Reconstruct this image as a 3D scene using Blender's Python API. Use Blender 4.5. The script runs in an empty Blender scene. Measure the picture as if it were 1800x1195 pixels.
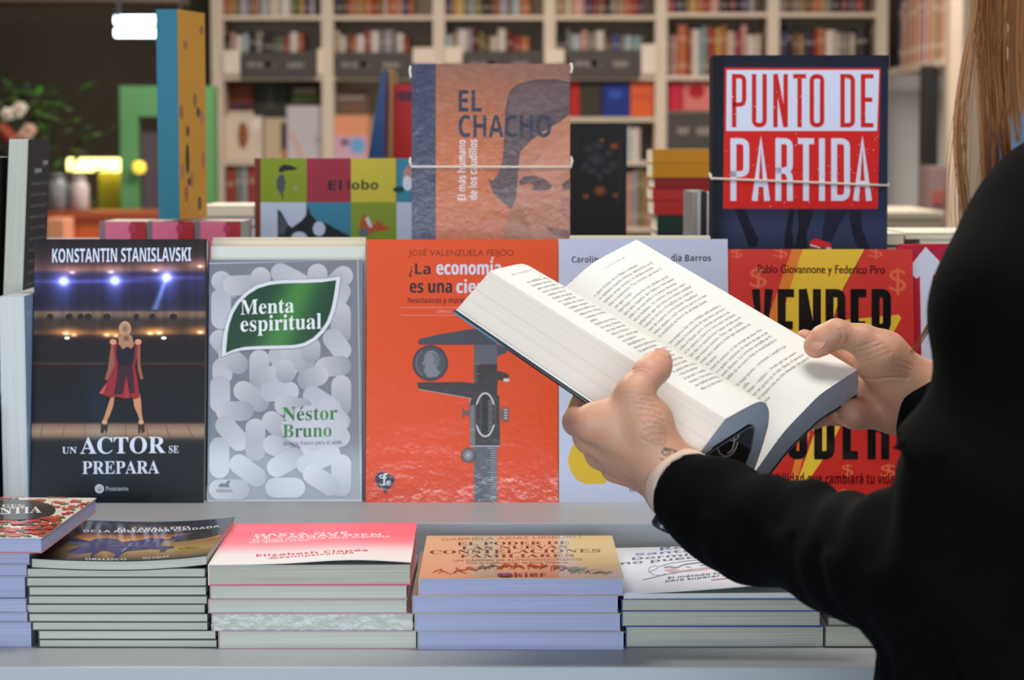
import bpy, bmesh, math, random
import numpy as np
from mathutils import Vector, Matrix

# ------------------------------------------------------------------ camera, world, lights, exposure
sc = bpy.context.scene
COL = sc.collection
F = 4000.0                      # focal length in photo pixels (1800 px wide)
CZ = 1.30                       # camera height
TH = math.atan(341.5 / F)       # camera looks slightly down
cd = bpy.data.cameras.new('camera'); cam = bpy.data.objects.new('camera', cd); COL.objects.link(cam)
cd.sensor_width = 36.0; cd.lens = F / 1800.0 * 36.0
cam.location = (0, 0, CZ); cam.rotation_euler = (math.pi / 2 - TH, 0, 0)
cd.clip_start = 0.05; cd.clip_end = 60
cd.dof.use_dof = True; cd.dof.focus_distance = 1.73; cd.dof.aperture_fstop = 12.0
sc.camera = cam
sc.view_settings.view_transform = 'Standard'; sc.view_settings.look = 'None'
sc.view_settings.gamma = 1.0; sc.view_settings.use_curve_mapping = False
sc.view_settings.exposure = 0.0

wd = bpy.data.worlds.new('world'); sc.world = wd; wd.use_nodes = True
bg = wd.node_tree.nodes['Background']; bg.inputs[0].default_value = (0.62, 0.72, 0.95, 1); bg.inputs[1].default_value = 0.30

def area(name, loc, rot, sx, sy, power, col):
    l = bpy.data.lights.new(name, 'AREA'); l.shape = 'RECTANGLE'; l.size = sx; l.size_y = sy
    l.energy = power; l.color = col
    o = bpy.data.objects.new(name, l); COL.objects.link(o); o.location = loc; o.rotation_euler = rot
    return o
# cool fill light standing for an assumed shop window behind the photographer; none built
area('assumed_window_fill', (-0.3, -2.9, 1.15), (math.radians(90), 0, 0), 3.8, 1.2, 165, (0.76, 0.88, 1.0))
# assumed ceiling lights of the shop, out of view; no panels are built
area('assumed_ceiling_light', (0.35, 1.45, 2.93), (0, 0, 0), 1.0, 0.6, 27, (1.0, 0.955, 0.88))
area('assumed_ceiling_light', (-0.9, 3.6, 2.93), (0, 0, 0), 1.2, 0.6, 55, (1.0, 0.93, 0.82))
area('assumed_ceiling_light', (0.3, 7.4, 2.93), (0, 0, 0), 2.6, 0.6, 145, (1.0, 0.90, 0.80))
area('assumed_ceiling_light', (2.2, 6.0, 2.93), (0, 0, 0), 0.6, 2.0, 20, (1.0, 0.93, 0.84))

# ------------------------------------------------------------------ pixel <-> world helpers
_c, _s = math.cos(TH), math.sin(TH)
CAMP = np.array([0, 0, CZ])
def ray(px, py):
    x = (px - 900) / F; y = -(py - 597.5) / F
    return np.array([x, _c + y * _s, -_s + y * _c])
def P(px, py, D):               # point seen at (px,py) at distance y = D
    r = ray(px, py); return CAMP + r * (D / r[1])
def PZ(px, py, z):              # point seen at (px,py) on the level z
    r = ray(px, py); return CAMP + r * ((z - CZ) / r[2])
def proj(p):
    d = np.asarray(p, float) - CAMP
    f = d[..., 1] * _c - d[..., 2] * _s; u = d[..., 1] * _s + d[..., 2] * _c
    return np.stack([900 + F * d[..., 0] / f, 597.5 - F * u / f], -1)

def lin(rgb):
    a = np.asarray(rgb, float) / 255.0
    return np.where(a <= 0.04045, a / 12.92, ((a + 0.055) / 1.055) ** 2.4)

# ------------------------------------------------------------------ materials
_mats = {}
def M(rgb, rough=0.55, coat=0.0, metal=0.0, emit=0.0, sheen=0.0, bump=0.0, bscale=200.0, spec=0.5, var=0.0, vscale=8.0):
    k = (tuple(rgb), rough, coat, metal, emit, sheen, bump, bscale, spec, var, vscale)
    if k in _mats: return _mats[k]
    m = bpy.data.materials.new('surface'); m.use_nodes = True
    nt = m.node_tree; b = nt.nodes['Principled BSDF']
    c = tuple(lin(rgb)) + (1,)
    b.inputs['Base Color'].default_value = c; b.inputs['Roughness'].default_value = rough
    b.inputs['Coat Weight'].default_value = coat; b.inputs['Coat Roughness'].default_value = 0.12
    b.inputs['Metallic'].default_value = metal; b.inputs['Specular IOR Level'].default_value = spec
    if emit: b.inputs['Emission Color'].default_value = c; b.inputs['Emission Strength'].default_value = emit
    if sheen: b.inputs['Sheen Weight'].default_value = sheen
    if bump or var:
        tc = nt.nodes.new('ShaderNodeTexCoord')
    if bump:
        n = nt.nodes.new('ShaderNodeTexNoise'); n.inputs['Scale'].default_value = bscale; n.inputs['Detail'].default_value = 4
        nt.links.new(tc.outputs['Object'], n.inputs['Vector'])
        bp = nt.nodes.new('ShaderNodeBump'); bp.inputs['Strength'].default_value = bump; bp.inputs['Distance'].default_value = 0.002
        nt.links.new(n.outputs['Fac'], bp.inputs['Height']); nt.links.new(bp.outputs['Normal'], b.inputs['Normal'])
    if var:
        n2 = nt.nodes.new('ShaderNodeTexNoise'); n2.inputs['Scale'].default_value = vscale; n2.inputs['Detail'].default_value = 5
        nt.links.new(tc.outputs['Object'], n2.inputs['Vector'])
        h = nt.nodes.new('ShaderNodeHueSaturation'); h.inputs['Color'].default_value = c
        mr = nt.nodes.new('ShaderNodeMapRange'); mr.inputs['To Min'].default_value = 1 - var; mr.inputs['To Max'].default_value = 1 + var
        nt.links.new(n2.outputs['Fac'], mr.inputs['Value']); nt.links.new(mr.outputs['Result'], h.inputs['Value'])
        nt.links.new(h.outputs['Color'], b.inputs['Base Color'])
    _mats[k] = m; return m

def print_mat(name, rough=0.4, coat=0.0, coat_rough=0.1, wrinkle=0.0, wscale=9.0, grain=0.0, spec=0.5):
    """printed card: the ink colour is stored on the mesh; gloss, film wrinkles and paper grain are the material's"""
    m = bpy.data.materials.new(name); m.use_nodes = True; nt = m.node_tree; b = nt.nodes['Principled BSDF']
    at = nt.nodes.new('ShaderNodeAttribute'); at.attribute_name = 'ink'
    nt.links.new(at.outputs['Color'], b.inputs['Base Color'])
    b.inputs['Roughness'].default_value = rough; b.inputs['Coat Weight'].default_value = coat
    b.inputs['Coat Roughness'].default_value = coat_rough; b.inputs['Specular IOR Level'].default_value = spec
    if wrinkle or grain:
        tc = nt.nodes.new('ShaderNodeTexCoord'); n = nt.nodes.new('ShaderNodeTexNoise')
        n.inputs['Scale'].default_value = wscale if wrinkle else 900; n.inputs['Detail'].default_value = 6 if wrinkle else 2
        n.inputs['Roughness'].default_value = 0.62
        nt.links.new(tc.outputs['Object'], n.inputs['Vector'])
        bp = nt.nodes.new('ShaderNodeBump'); bp.inputs['Strength'].default_value = wrinkle or grain
        bp.inputs['Distance'].default_value = 0.02 if wrinkle else 0.0005
        nt.links.new(n.outputs['Fac'], bp.inputs['Height'])
        if wrinkle: nt.links.new(bp.outputs['Normal'], b.inputs['Coat Normal'])
        else: nt.links.new(bp.outputs['Normal'], b.inputs['Normal'])
    return m

def paper_mat(rgb, axis=1, freq=2600.0, contrast=0.16, rough=0.85):
    """cut page edges: fine streaks across the thickness of the block"""
    m = bpy.data.materials.new('cut_page_edges'); m.use_nodes = True; nt = m.node_tree; b = nt.nodes['Principled BSDF']
    tc = nt.nodes.new('ShaderNodeTexCoord'); mp = nt.nodes.new('ShaderNodeMapping')
    s = [6.0, 6.0, 6.0]; s[axis] = freq; mp.inputs['Scale'].default_value = s
    n = nt.nodes.new('ShaderNodeTexNoise'); n.inputs['Scale'].default_value = 1.0; n.inputs['Detail'].default_value = 3
    nt.links.new(tc.outputs['Object'], mp.inputs['Vector']); nt.links.new(mp.outputs['Vector'], n.inputs['Vector'])
    cr = nt.nodes.new('ShaderNodeValToRGB')
    c = lin(rgb); cr.color_ramp.elements[0].position = 0.32; cr.color_ramp.elements[1].position = 0.62
    cr.color_ramp.elements[0].color = tuple(c * (1 - 2 * contrast)) + (1,); cr.color_ramp.elements[1].color = tuple(np.minimum(1, c * 1.04)) + (1,)
    nt.links.new(n.outputs['Fac'], cr.inputs['Fac']); nt.links.new(cr.outputs['Color'], b.inputs['Base Color'])
    b.inputs['Roughness'].default_value = rough; b.inputs['Specular IOR Level'].default_value = 0.2
    bp = nt.nodes.new('ShaderNodeBump'); bp.inputs['Strength'].default_value = 0.25; bp.inputs['Distance'].default_value = 0.0006
    nt.links.new(n.outputs['Fac'], bp.inputs['Height']); nt.links.new(bp.outputs['Normal'], b.inputs['Normal'])
    return m

# ------------------------------------------------------------------ mesh builder and tagging
def tag(o, label=None, cat=None, group=None, kind=None):
    if label: o['label'] = label
    if cat: o['category'] = cat
    if group: o['group'] = group
    if kind: o['kind'] = kind
    return o
def empty(name, loc=(0, 0, 0), rot=None):
    o = bpy.data.objects.new(name, None); COL.objects.link(o); o.empty_display_size = 0.05
    if rot is not None:
        m = Matrix([list(map(float, r)) for r in rot]).to_4x4(); m.translation = Vector([float(x) for x in loc]); o.matrix_world = m
    else: o.location = [float(x) for x in loc]
    return o

class MB:
    def __init__(s): s.v = []; s.f = []; s.c = []; s.mi = []; s.n = 0
    def add(s, vs, fs, col=None, mi=0):
        vs = np.asarray(vs, float).reshape(-1, 3); b = s.n
        s.v.append(vs); s.n += len(vs)
        for f in fs: s.f.append([b + int(i) for i in f]); s.mi.append(mi)
        if col is None: col = (0.5, 0.5, 0.5)
        c = np.asarray(col, float)
        if c.ndim == 1: c = np.repeat(c[None, :], len(vs), 0)
        s.c.append(c[:, :3])
    def box(s, lo, hi, col=None, mi=0, R=None, T=None):
        x0, y0, z0 = lo; x1, y1, z1 = hi
        v = np.array([(x0,y0,z0),(x1,y0,z0),(x1,y1,z0),(x0,y1,z0),(x0,y0,z1),(x1,y0,z1),(x1,y1,z1),(x0,y1,z1)], float)
        if R is not None: v = v @ np.asarray(R).T
        if T is not None: v = v + np.asarray(T)
        s.add(v, [(0,3,2,1),(4,5,6,7),(0,1,5,4),(1,2,6,5),(2,3,7,6),(3,0,4,7)], col, mi)
    def gridbox(s, lo, hi, nx, fn=None, col=None, mi=0, nz=1):
        """box cut into nx slices along x (and nz along z) so that it can be bent by fn(verts)"""
        x0, y0, z0 = lo; x1, y1, z1 = hi
        xs = np.linspace(x0, x1, nx + 1); zs = np.linspace(z0, z1, nz + 1)
        V = []; idx = {}
        for yi, y in enumerate((y0, y1)):
            for i, x in enumerate(xs):
                for k, z in enumerate(zs): idx[(i, yi, k)] = len(V); V.append((x, y, z))
        fs = []
        for i in range(nx):
            for k in range(nz):
                fs.append((idx[i,0,k], idx[i+1,0,k], idx[i+1,0,k+1], idx[i,0,k+1]))
                fs.append((idx[i,1,k], idx[i,1,k+1], idx[i+1,1,k+1], idx[i+1,1,k]))
            fs.append((idx[i,0,0], idx[i,1,0], idx[i+1,1,0], idx[i+1,0,0]))
            fs.append((idx[i,0,nz], idx[i+1,0,nz], idx[i+1,1,nz], idx[i,1,nz]))
        for k in range(nz):
            fs.append((idx[0,0,k], idx[0,0,k+1], idx[0,1,k+1], idx[0,1,k]))
            fs.append((idx[nx,0,k], idx[nx,1,k], idx[nx,1,k+1], idx[nx,0,k+1]))
        V = np.array(V)
        if fn is not None: V = fn(V)
        s.add(V, fs, col, mi)
    def tube(s, pts, r, n=8, col=None, mi=0, cap=True):
        pts = np.asarray(pts, float); m = len(pts)
        rr = np.full(m, r) if np.isscalar(r) else np.asarray(r, float)
        tg = np.gradient(pts, axis=0); tg /= np.linalg.norm(tg, axis=1)[:, None] + 1e-12
        a = np.array([0, 0, 1.0]) if abs(tg[0][2]) < 0.9 else np.array([1.0, 0, 0])
        V = []
        for i in range(m):
            e1 = np.cross(tg[i], a); e1 /= np.linalg.norm(e1) + 1e-12; e2 = np.cross(tg[i], e1); a = -np.cross(tg[i], e1) if False else a
            for k in range(n):
                q = 2 * math.pi * k / n; V.append(pts[i] + rr[i] * (math.cos(q) * e1 + math.sin(q) * e2))
        fs = [(i*n+k, i*n+(k+1) % n, (i+1)*n+(k+1) % n, (i+1)*n+k) for i in range(m-1) for k in range(n)]
        if cap: fs += [tuple(range(n))[::-1], tuple((m-1)*n+k for k in range(n))]
        s.add(V, fs, col, mi)
    def lathe(s, prof, c, n=20, col=None, mi=0):
        prof = np.asarray(prof, float); m = len(prof)
        V = [(c[0]+r*math.cos(2*math.pi*k/n), c[1]+r*math.sin(2*math.pi*k/n), c[2]+z) for r, z in prof for k in range(n)]
        fs = [(i*n+k, i*n+(k+1) % n, (i+1)*n+(k+1) % n, (i+1)*n+k) for i in range(m-1) for k in range(n)]
        fs += [tuple(range(n))[::-1], tuple((m-1)*n+k for k in range(n))]
        s.add(V, fs, col, mi)
    def prism(s, poly, y0, y1, col=None, mi=0):
        """polygon in (x,z) given depth from y0 to y1"""
        n = len(poly); V = [(x, y0, z) for x, z in poly] + [(x, y1, z) for x, z in poly]
        fs = [tuple(range(n)), tuple(range(2*n-1, n-1, -1))] + [(i, i+n, (i+1) % n + n, (i+1) % n) for i in range(n)]
        s.add(V, fs, col, mi)
    def build(s, name, mats, parent=None, smooth=False, loc=None):
        me = bpy.data.meshes.new(name)
        V = np.concatenate(s.v); me.from_pydata(V.tolist(), [], s.f)
        if not isinstance(mats, (list, tuple)): mats = [mats]
        for m in mats: me.materials.append(m)
        if len(mats) > 1: me.polygons.foreach_set('material_index', s.mi)
        ca = me.attributes.new('ink', 'FLOAT_COLOR', 'POINT')
        cc = np.concatenate(s.c); ca.data.foreach_set('color', np.concatenate([cc, np.ones((len(cc), 1))], 1).astype(np.float32).ravel())
        if smooth: me.polygons.foreach_set('use_smooth', [True] * len(me.polygons))
        me.update()
        o = bpy.data.objects.new(name, me); COL.objects.link(o)
        if parent is not None: o.parent = parent
        if loc is not None: o.location = [float(x) for x in loc]
        return o
# ------------------------------------------------------------------ lettering
_ACC = {'á':('a',1),'é':('e',1),'í':('ı',1),'ó':('o',1),'ú':('u',1),'Á':('A',1),'É':('E',1),'Í':('I',1),'Ó':('O',1),'Ú':('U',1)}
_STY = {'serif': (0x1d400, 0x1d41a, 0x1d7ce), 'bold': (0x1d5d4, 0x1d5ee, 0x1d7ec), 'sans': None, 'mono': (0x1d670, 0x1d68a, 0x1d7f6), 'script': (0x1d4d0, 0x1d4ea, None)}
_tc = bpy.data.curves.new('lettering', 'FONT'); _tc.resolution_u = 3
_to = bpy.data.objects.new('lettering', _tc); COL.objects.link(_to)
def _styled(t, sty):
    m = _STY[sty]
    if m is None: return t
    o = ''
    for ch in t:
        if 'A' <= ch <= 'Z': o += chr(m[0] + ord(ch) - 65)
        elif 'a' <= ch <= 'z': o += chr(m[1] + ord(ch) - 97)
        elif '0' <= ch <= '9' and m[2]: o += chr(m[2] + ord(ch) - 48)
        else: o += ch
    return o
def _raw(t, res=3):
    _tc.body = t; _tc.resolution_u = res
    bpy.context.view_layer.update()
    me = bpy.data.meshes.new_from_object(_to.evaluated_get(bpy.context.evaluated_depsgraph_get()))
    v = np.zeros(len(me.vertices) * 3); me.vertices.foreach_get('co', v); v = v.reshape(-1, 3)[:, :2]
    f = [list(p.vertices) for p in me.polygons]
    bpy.data.meshes.remove(me); return v, f
_cap = {}; _tcache = {}
def text_mesh(t, sty='sans', res=3):
    """outline of a word in font units with the capitals' height 1; accents on bold letters are added as strokes"""
    key = (t, sty, res)
    if key in _tcache: return _tcache[key]
    if sty not in _cap:
        v, _ = _raw(_styled('H', sty)); _cap[sty] = v[:, 1].max()
    base = ''; acc = []
    for i, ch in enumerate(t):
        if sty in ('bold', 'serif') and ch in _ACC:
            b = _ACC[ch][0]; acc.append((i, ch.isupper())); base += 'i' if b == 'ı' else b
        else: base += ch
    v, f = _raw(_styled(base, sty), res); f = [list(x) for x in f]
    cap = _cap[sty]
    for i, up in acc:
        w1 = _raw(_styled(base[:i+1], sty))[0][:, 0].max(); w0 = _raw(_styled(base[i], sty))[0]
        cx = w1 - (w0[:, 0].max() - w0[:, 0].min()) / 2; y0 = cap * (1.06 if up else 0.80)
        if base[i] == 'i': y0 = cap * 1.1
        n = len(v); q = np.array([(cx-.03, y0), (cx+.04, y0), (cx+.16, y0+.15), (cx+.05, y0+.15)])
        v = np.concatenate([v, q]); f.append([n, n+1, n+2, n+3])
    v = v / cap
    _tcache[key] = (v, f); return v, f

def rpath(pts, r, closed=False, n=6):
    """polyline with rounded corners; r is one radius or a list"""
    pts = [np.asarray(p, float) for p in pts]; m = len(pts); out = []
    for i, p in enumerate(pts):
        ri = r[i] if isinstance(r, (list, tuple)) else r
        if (not closed and i in (0, m-1)) or ri <= 0: out.append(p); continue
        a = pts[i-1] - p; b = pts[(i+1) % m] - p; la, lb = np.linalg.norm(a), np.linalg.norm(b)
        k = min(ri, la*.5, lb*.5); A = p + a/la*k; B = p + b/lb*k
        for j in range(n+1):
            t = j/n; out.append((1-t)**2*A + 2*t*(1-t)*p + t*t*B)
    return np.array(out)
def ribbon(pts, w, closed=False):
    pts = np.asarray(pts, float); m = len(pts); L = []; R = []
    for i in range(m):
        if closed: a, b = pts[i-1], pts[(i+1) % m]
        else: a, b = pts[max(i-1, 0)], pts[min(i+1, m-1)]
        d0 = pts[i]-a; d1 = b-pts[i]
        n0 = np.linalg.norm(d0); n1 = np.linalg.norm(d1)
        d0 = d0/n0 if n0 > 1e-9 else d1/max(n1, 1e-9); d1 = d1/n1 if n1 > 1e-9 else d0
        t = d0+d1; lt = np.linalg.norm(t); t = t/lt if lt > 1e-6 else d0
        nn = np.array([-t[1], t[0]]); cs = max(0.5, abs(np.dot(t, d0)))
        ww = (w[i] if not np.isscalar(w) else w)/2/cs
        L.append(pts[i]+nn*ww); R.append(pts[i]-nn*ww)
    v = np.array(L+R); k = m if closed else m-1
    return v, [(i, (i+1) % m, m+(i+1) % m, m+i) for i in range(k)]
# narrow poster capitals drawn with strokes in a unit box; (path, rounded corner indexes)
_ST = {
 'P': [([(0,0),(0,1),(1,1),(1,.42),(0,.42)], (2,3))], 'U': [([(0,1),(0,0),(1,0),(1,1)], (1,2))],
 'N': [([(0,0),(0,1)],()), ([(.05,1),(.95,0)],()), ([(1,0),(1,1)],())], 'T': [([(0,1),(1,1)],()), ([(.5,0),(.5,1)],())],
 'O': [([(0,0),(0,1),(1,1),(1,0)], 'c')], 'D': [([(0,0),(0,1),(1,1),(1,0)], 'd')],
 'E': [([(1,1),(0,1),(0,0),(1,0)],()), ([(0,.52),(.85,.52)],())], 'F': [([(1,1),(0,1),(0,0)],())],
 'A': [([(0,0),(.5,1),(1,0)],()), ([(.2,.25),(.8,.25)],())], 'I': [([(.5,0),(.5,1)],())],
 'R': [([(0,0),(0,1),(1,1),(1,.48),(0,.48)], (2,3)), ([(.62,.48),(1,.40),(1,0)], (1,))], 'L': [([(0,1),(0,0),(1,0)],())],
 'V': [([(0,1),(.5,0),(1,1)],())], 'K': [([(0,0),(0,1)],()), ([(1,1),(.08,.45)],()), ([(.3,.58),(1,0)],())],
 'S': [([(1,.76),(1,1),(0,1),(0,.52),(1,.48),(1,0),(0,0),(0,.24)], (1,2,3,4,5,6))]}

def homog(src, dst):
    A = []; b = []
    for (x, y), (u, v) in zip(src, dst):
        A.append([x, y, 1, 0, 0, 0, -u*x, -u*y]); b.append(u)
        A.append([0, 0, 0, x, y, 1, -v*x, -v*y]); b.append(v)
    h = np.linalg.solve(np.array(A, float), np.array(b, float)); return np.append(h, 1).reshape(3, 3)

class Art:
    """print on a cover: shapes given where the photograph shows them, mapped into the cover's own metres"""
    def __init__(s, H): s.H = H; s.v = []; s.f = []; s.c = []; s.l = []; s.n = 0; s.layer = 0; s.wh = None
    def map(s, p):
        p = np.asarray(p, float).reshape(-1, 2); q = np.c_[p, np.ones(len(p))] @ s.H.T
        return q[:, :2] / q[:, 2:3]
    def add(s, pts, faces, col, same=False):
        if not same: s.layer += 1
        uv = s.map(pts); b = s.n; s.n += len(uv); s.v.append(uv); s.l.append(np.full(len(uv), s.layer))
        s.f += [[b+int(i) for i in f] for f in faces]
        c = np.asarray(col, float)
        s.c.append(np.repeat(lin(c)[None, :], len(uv), 0) if c.ndim == 1 else lin(c))
    def poly(s, pts, col): s.add(pts, [range(len(pts))], col)
    def rect(s, x0, y0, x1, y1, col): s.poly([(x0,y1),(x1,y1),(x1,y0),(x0,y0)], col)
    def ell(s, cx, cy, rx, ry, col, n=28, edge=None):
        a = np.linspace(0, 2*math.pi, n, endpoint=False)
        p = np.c_[cx+rx*np.cos(a), cy+ry*np.sin(a)]
        if edge is None: s.poly(p[::-1], col)
        else:
            s.add(np.vstack([[(cx, cy)], p]), [(0, 1+(i+1) % n, 1+i) for i in range(n)], np.vstack([[col], np.repeat([edge], n, 0)]))
    def line(s, pts, w, col, closed=False, same=False):
        v, f = ribbon(pts, w, closed); s.add(v, f, col, same)
    def field(s, x0, y0, x1, y1, nx, ny, fn):
        X, Y = np.meshgrid(np.linspace(x0, x1, nx), np.linspace(y0, y1, ny))
        c = np.clip(fn(X, Y), 0, 255).reshape(-1, 3)
        fs = [(j*nx+i, (j+1)*nx+i, (j+1)*nx+i+1, j*nx+i+1) for j in range(ny-1) for i in range(nx-1)]
        s.add(np.c_[X.ravel(), Y.ravel()], fs, c)
    def text(s, t, x0, x1, yb, yt, col, sty='sans', res=3, rot=0, shear=0.0, grad=None):
        """fit the words between x0 and x1, baseline yb (or (left,right)), capitals up to yt; rot=90 runs upward from yb to yt"""
        v, f = text_mesh(t, sty, res); a, b = v[:, 0].min(), v[:, 0].max()
        k = (v[:, 0]-a)/(b-a)
        if rot == 90:
            p = np.c_[x1-(x1-x0)*(1-v[:, 1])-(0), yb+(yt-yb)*k]; p[:, 0] = x1 - (x1-x0)*v[:, 1]
            p[:, 0] = x1-(x1-x0)*v[:, 1]
        else:
            bl, br = yb if isinstance(yb, tuple) else (yb, yb); h = bl-yt
            p = np.c_[x0+(x1-x0)*k, bl+(br-bl)*k-h*v[:, 1]]
            if shear: p[:, 0] += shear*h*v[:, 1]
        s.add(p, f, col if grad is None else grad(p))
    def strokes(s, t, boxes, y0, y1, w, col, rad=0.3, wh=None):
        """stroke capitals; boxes = (x0,x1) outer edges per letter, y0 top, y1 bottom"""
        first = True
        for ch, (a, b) in zip(t, boxes):
            h = w/2; xa, xb = a+h, b-h; ya, yb = y1-h, y0+h
            for path, rc in _ST[ch]:
                pts = [(xa+(xb-xa)*x, ya+(yb-ya)*y) for x, y in path]
                r = (b-a)*rad; closed = rc in ('c', 'd')
                if rc == 'c': q = rpath(pts, r, True)
                elif rc == 'd': q = rpath(pts, [0, 0, r, r], True)
                else: q = rpath(pts, [r if i in rc else 0 for i in range(len(pts))])
                if not closed:
                    q = np.array(q)
                    for e, n_ in ((0, 1), (-1, -2)):
                        d = q[e]-q[n_]; d /= np.linalg.norm(d)+1e-9
                        if ch != 'S' or True: q[e] = q[e]+d*h*0.98
                s.line(q, w, col, closed)
            first = False
    def into(s, mb, fn, step=1.6e-5, base=6e-5):
        """fn(u, v, off) -> xyz"""
        if not s.v: return
        uv = np.concatenate(s.v); l = np.concatenate(s.l)
        if s.wh: uv = np.clip(uv, 0, s.wh)
        step = min(step, 1e-3/max(1, s.layer))
        mb.add(fn(uv[:, 0], uv[:, 1], base+l*step), s.f, np.concatenate(s.c))
# ------------------------------------------------------------------ the shop: floor, walls, ceiling, beam
def struct(name, lo, hi, m, label=None):
    mb = MB(); mb.box(lo, hi); o = mb.build(name, m); o['kind'] = 'structure'
    if label: o['label'] = label
    return o
m_floor = M((120, 112, 104), 0.35, var=0.06, vscale=3)
struct('floor', (-5, -3.6, -0.1), (5, 10.9, 0), m_floor)
struct('wall_back', (-5, 10.6, 0), (5, 10.75, 3.0), M((92, 80, 66), 0.8, var=0.12, vscale=1.2))
struct('wall_left', (-5.12, -3.6, 0), (-5, 10.6, 3.0), M((70, 58, 46), 0.8, var=0.1, vscale=1.0))
struct('wall_right', (3.2, 3.0, 0), (3.35, 10.6, 3.0), M((196, 190, 184), 0.8))
struct('ceiling', (-5.1, -3.6, 3.0), (5, 10.7, 3.1), M((205, 200, 194), 0.9))
struct('trim_1', (-4.6, 9.2, 1.875), (-1.335, 9.5, 2.25), M((104, 88, 74), 0.7, var=0.05, vscale=4))       # brown beam over the dark corner
struct('pillar', (1.395, 7.1, 0), (1.475, 7.3, 3.0), M((188, 170, 150), 0.7))
struct('wall_side', (1.63, 10.15, 0), (2.6, 10.3, 1.62), M((200, 200, 202), 0.7))                           # pale panel under the side shelf
struct('door_1', (1.60, 8.9, 0.0), (1.66, 8.98, 1.61), M((24, 22, 22), 0.5))                               # black door jamb
struct('trim_2', (1.645, 8.6, 0.0), (1.72, 8.7, 3.0), M((196, 176, 152), 0.6))

# ------------------------------------------------------------------ display table with a ledge and a raised tier
TZ = CZ - 0.378; TFY = PZ(900, 1172, CZ - 0.378)[1]; LZ = CZ - 0.322; SZ = CZ - 0.146
table = empty('display_table', (0.1, 2.4, 0)); tag(table, 'grey laminate bookshop display table with stepped ledge carrying rows of books', 'table')
m_lam = M((174, 178, 182), 0.42, bump=0.05, bscale=700, var=0.03, vscale=5)
m_lam_shaded = M((138, 150, 170), 0.45, bump=0.05, bscale=700)  # same laminate, with the cool shade of the front put into the colour
def tpart(name, lo, hi, m):
    mb = MB(); mb.box(np.array(lo) - (0.1, 2.4, 0), np.array(hi) - (0.1, 2.4, 0)); o = mb.build(name, m, table)
    bv = o.modifiers.new('edge', 'BEVEL'); bv.width = 0.0012; bv.segments = 2; return o
tpart('table_top', (-1.3, TFY, TZ - 0.03), (1.5, 3.6, TZ), m_lam)
tpart('front_panel', (-1.28, TFY + .003, 0.06), (1.48, 1.66, TZ - 0.0312), m_lam_shaded)
tpart('side_panel', (-1.28, 1.672, 0.0), (-1.25, 3.58, TZ - 0.0302), m_lam_shaded)
tpart('side_panel', (1.45, 1.672, 0.0), (1.48, 3.58, TZ - 0.0302), m_lam_shaded)
def riser(name, label, lo, hi, m):
    mb = MB(); mb.box(lo, hi); o = mb.build(name, m); bv = o.modifiers.new('edge', 'BEVEL'); bv.width = 0.0012; bv.segments = 2; return tag(o, label, 'riser')
riser('display_riser', 'low grey ledge on the table under the front-facing row of books', (-1.3, 1.930, TZ + 0.0002), (1.5, 2.255, LZ), m_lam)
riser('display_riser', 'taller grey step on the table behind the front-facing row, under the tied bundles', (-1.3, 2.2565, TZ + 0.0002), (1.5, 3.6, SZ), m_lam_shaded)

# ------------------------------------------------------------------ books
PG = {'grey': paper_mat((196, 197, 184), contrast=0.09), 'lav': paper_mat((172, 175, 206), contrast=.10), 'blue': paper_mat((182, 190, 226)), 'cream': paper_mat((236, 224, 196)),
      'white': paper_mat((214, 216, 214), contrast=0.07), 'shade': paper_mat((188, 186, 172))}
m_card = print_mat('printed_matt_cover', 0.42, grain=0.12, spec=.25)
m_gloss = print_mat('printed_gloss_cover', 0.30, coat=0.5, coat_rough=0.06, spec=.15)
m_wrap = print_mat('shrink_wrapped_cover', 0.35, coat=1.0, coat_rough=0.12, wrinkle=0.09, wscale=9, spec=.15)
m_wrap2 = print_mat('crinkled_film_cover', 0.35, coat=.45, coat_rough=0.16, wrinkle=0.06, wscale=26, spec=.15)
m_soft = print_mat('printed_uncoated_cover', 0.6, grain=0.25, spec=.2)

def frame(X, Z):
    X = np.asarray(X, float); X = X / np.linalg.norm(X); Z = np.asarray(Z, float); Z = Z - X * np.dot(X, Z); Z = Z / np.linalg.norm(Z)
    return np.stack([X, np.cross(Z, X), Z], 1)

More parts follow.
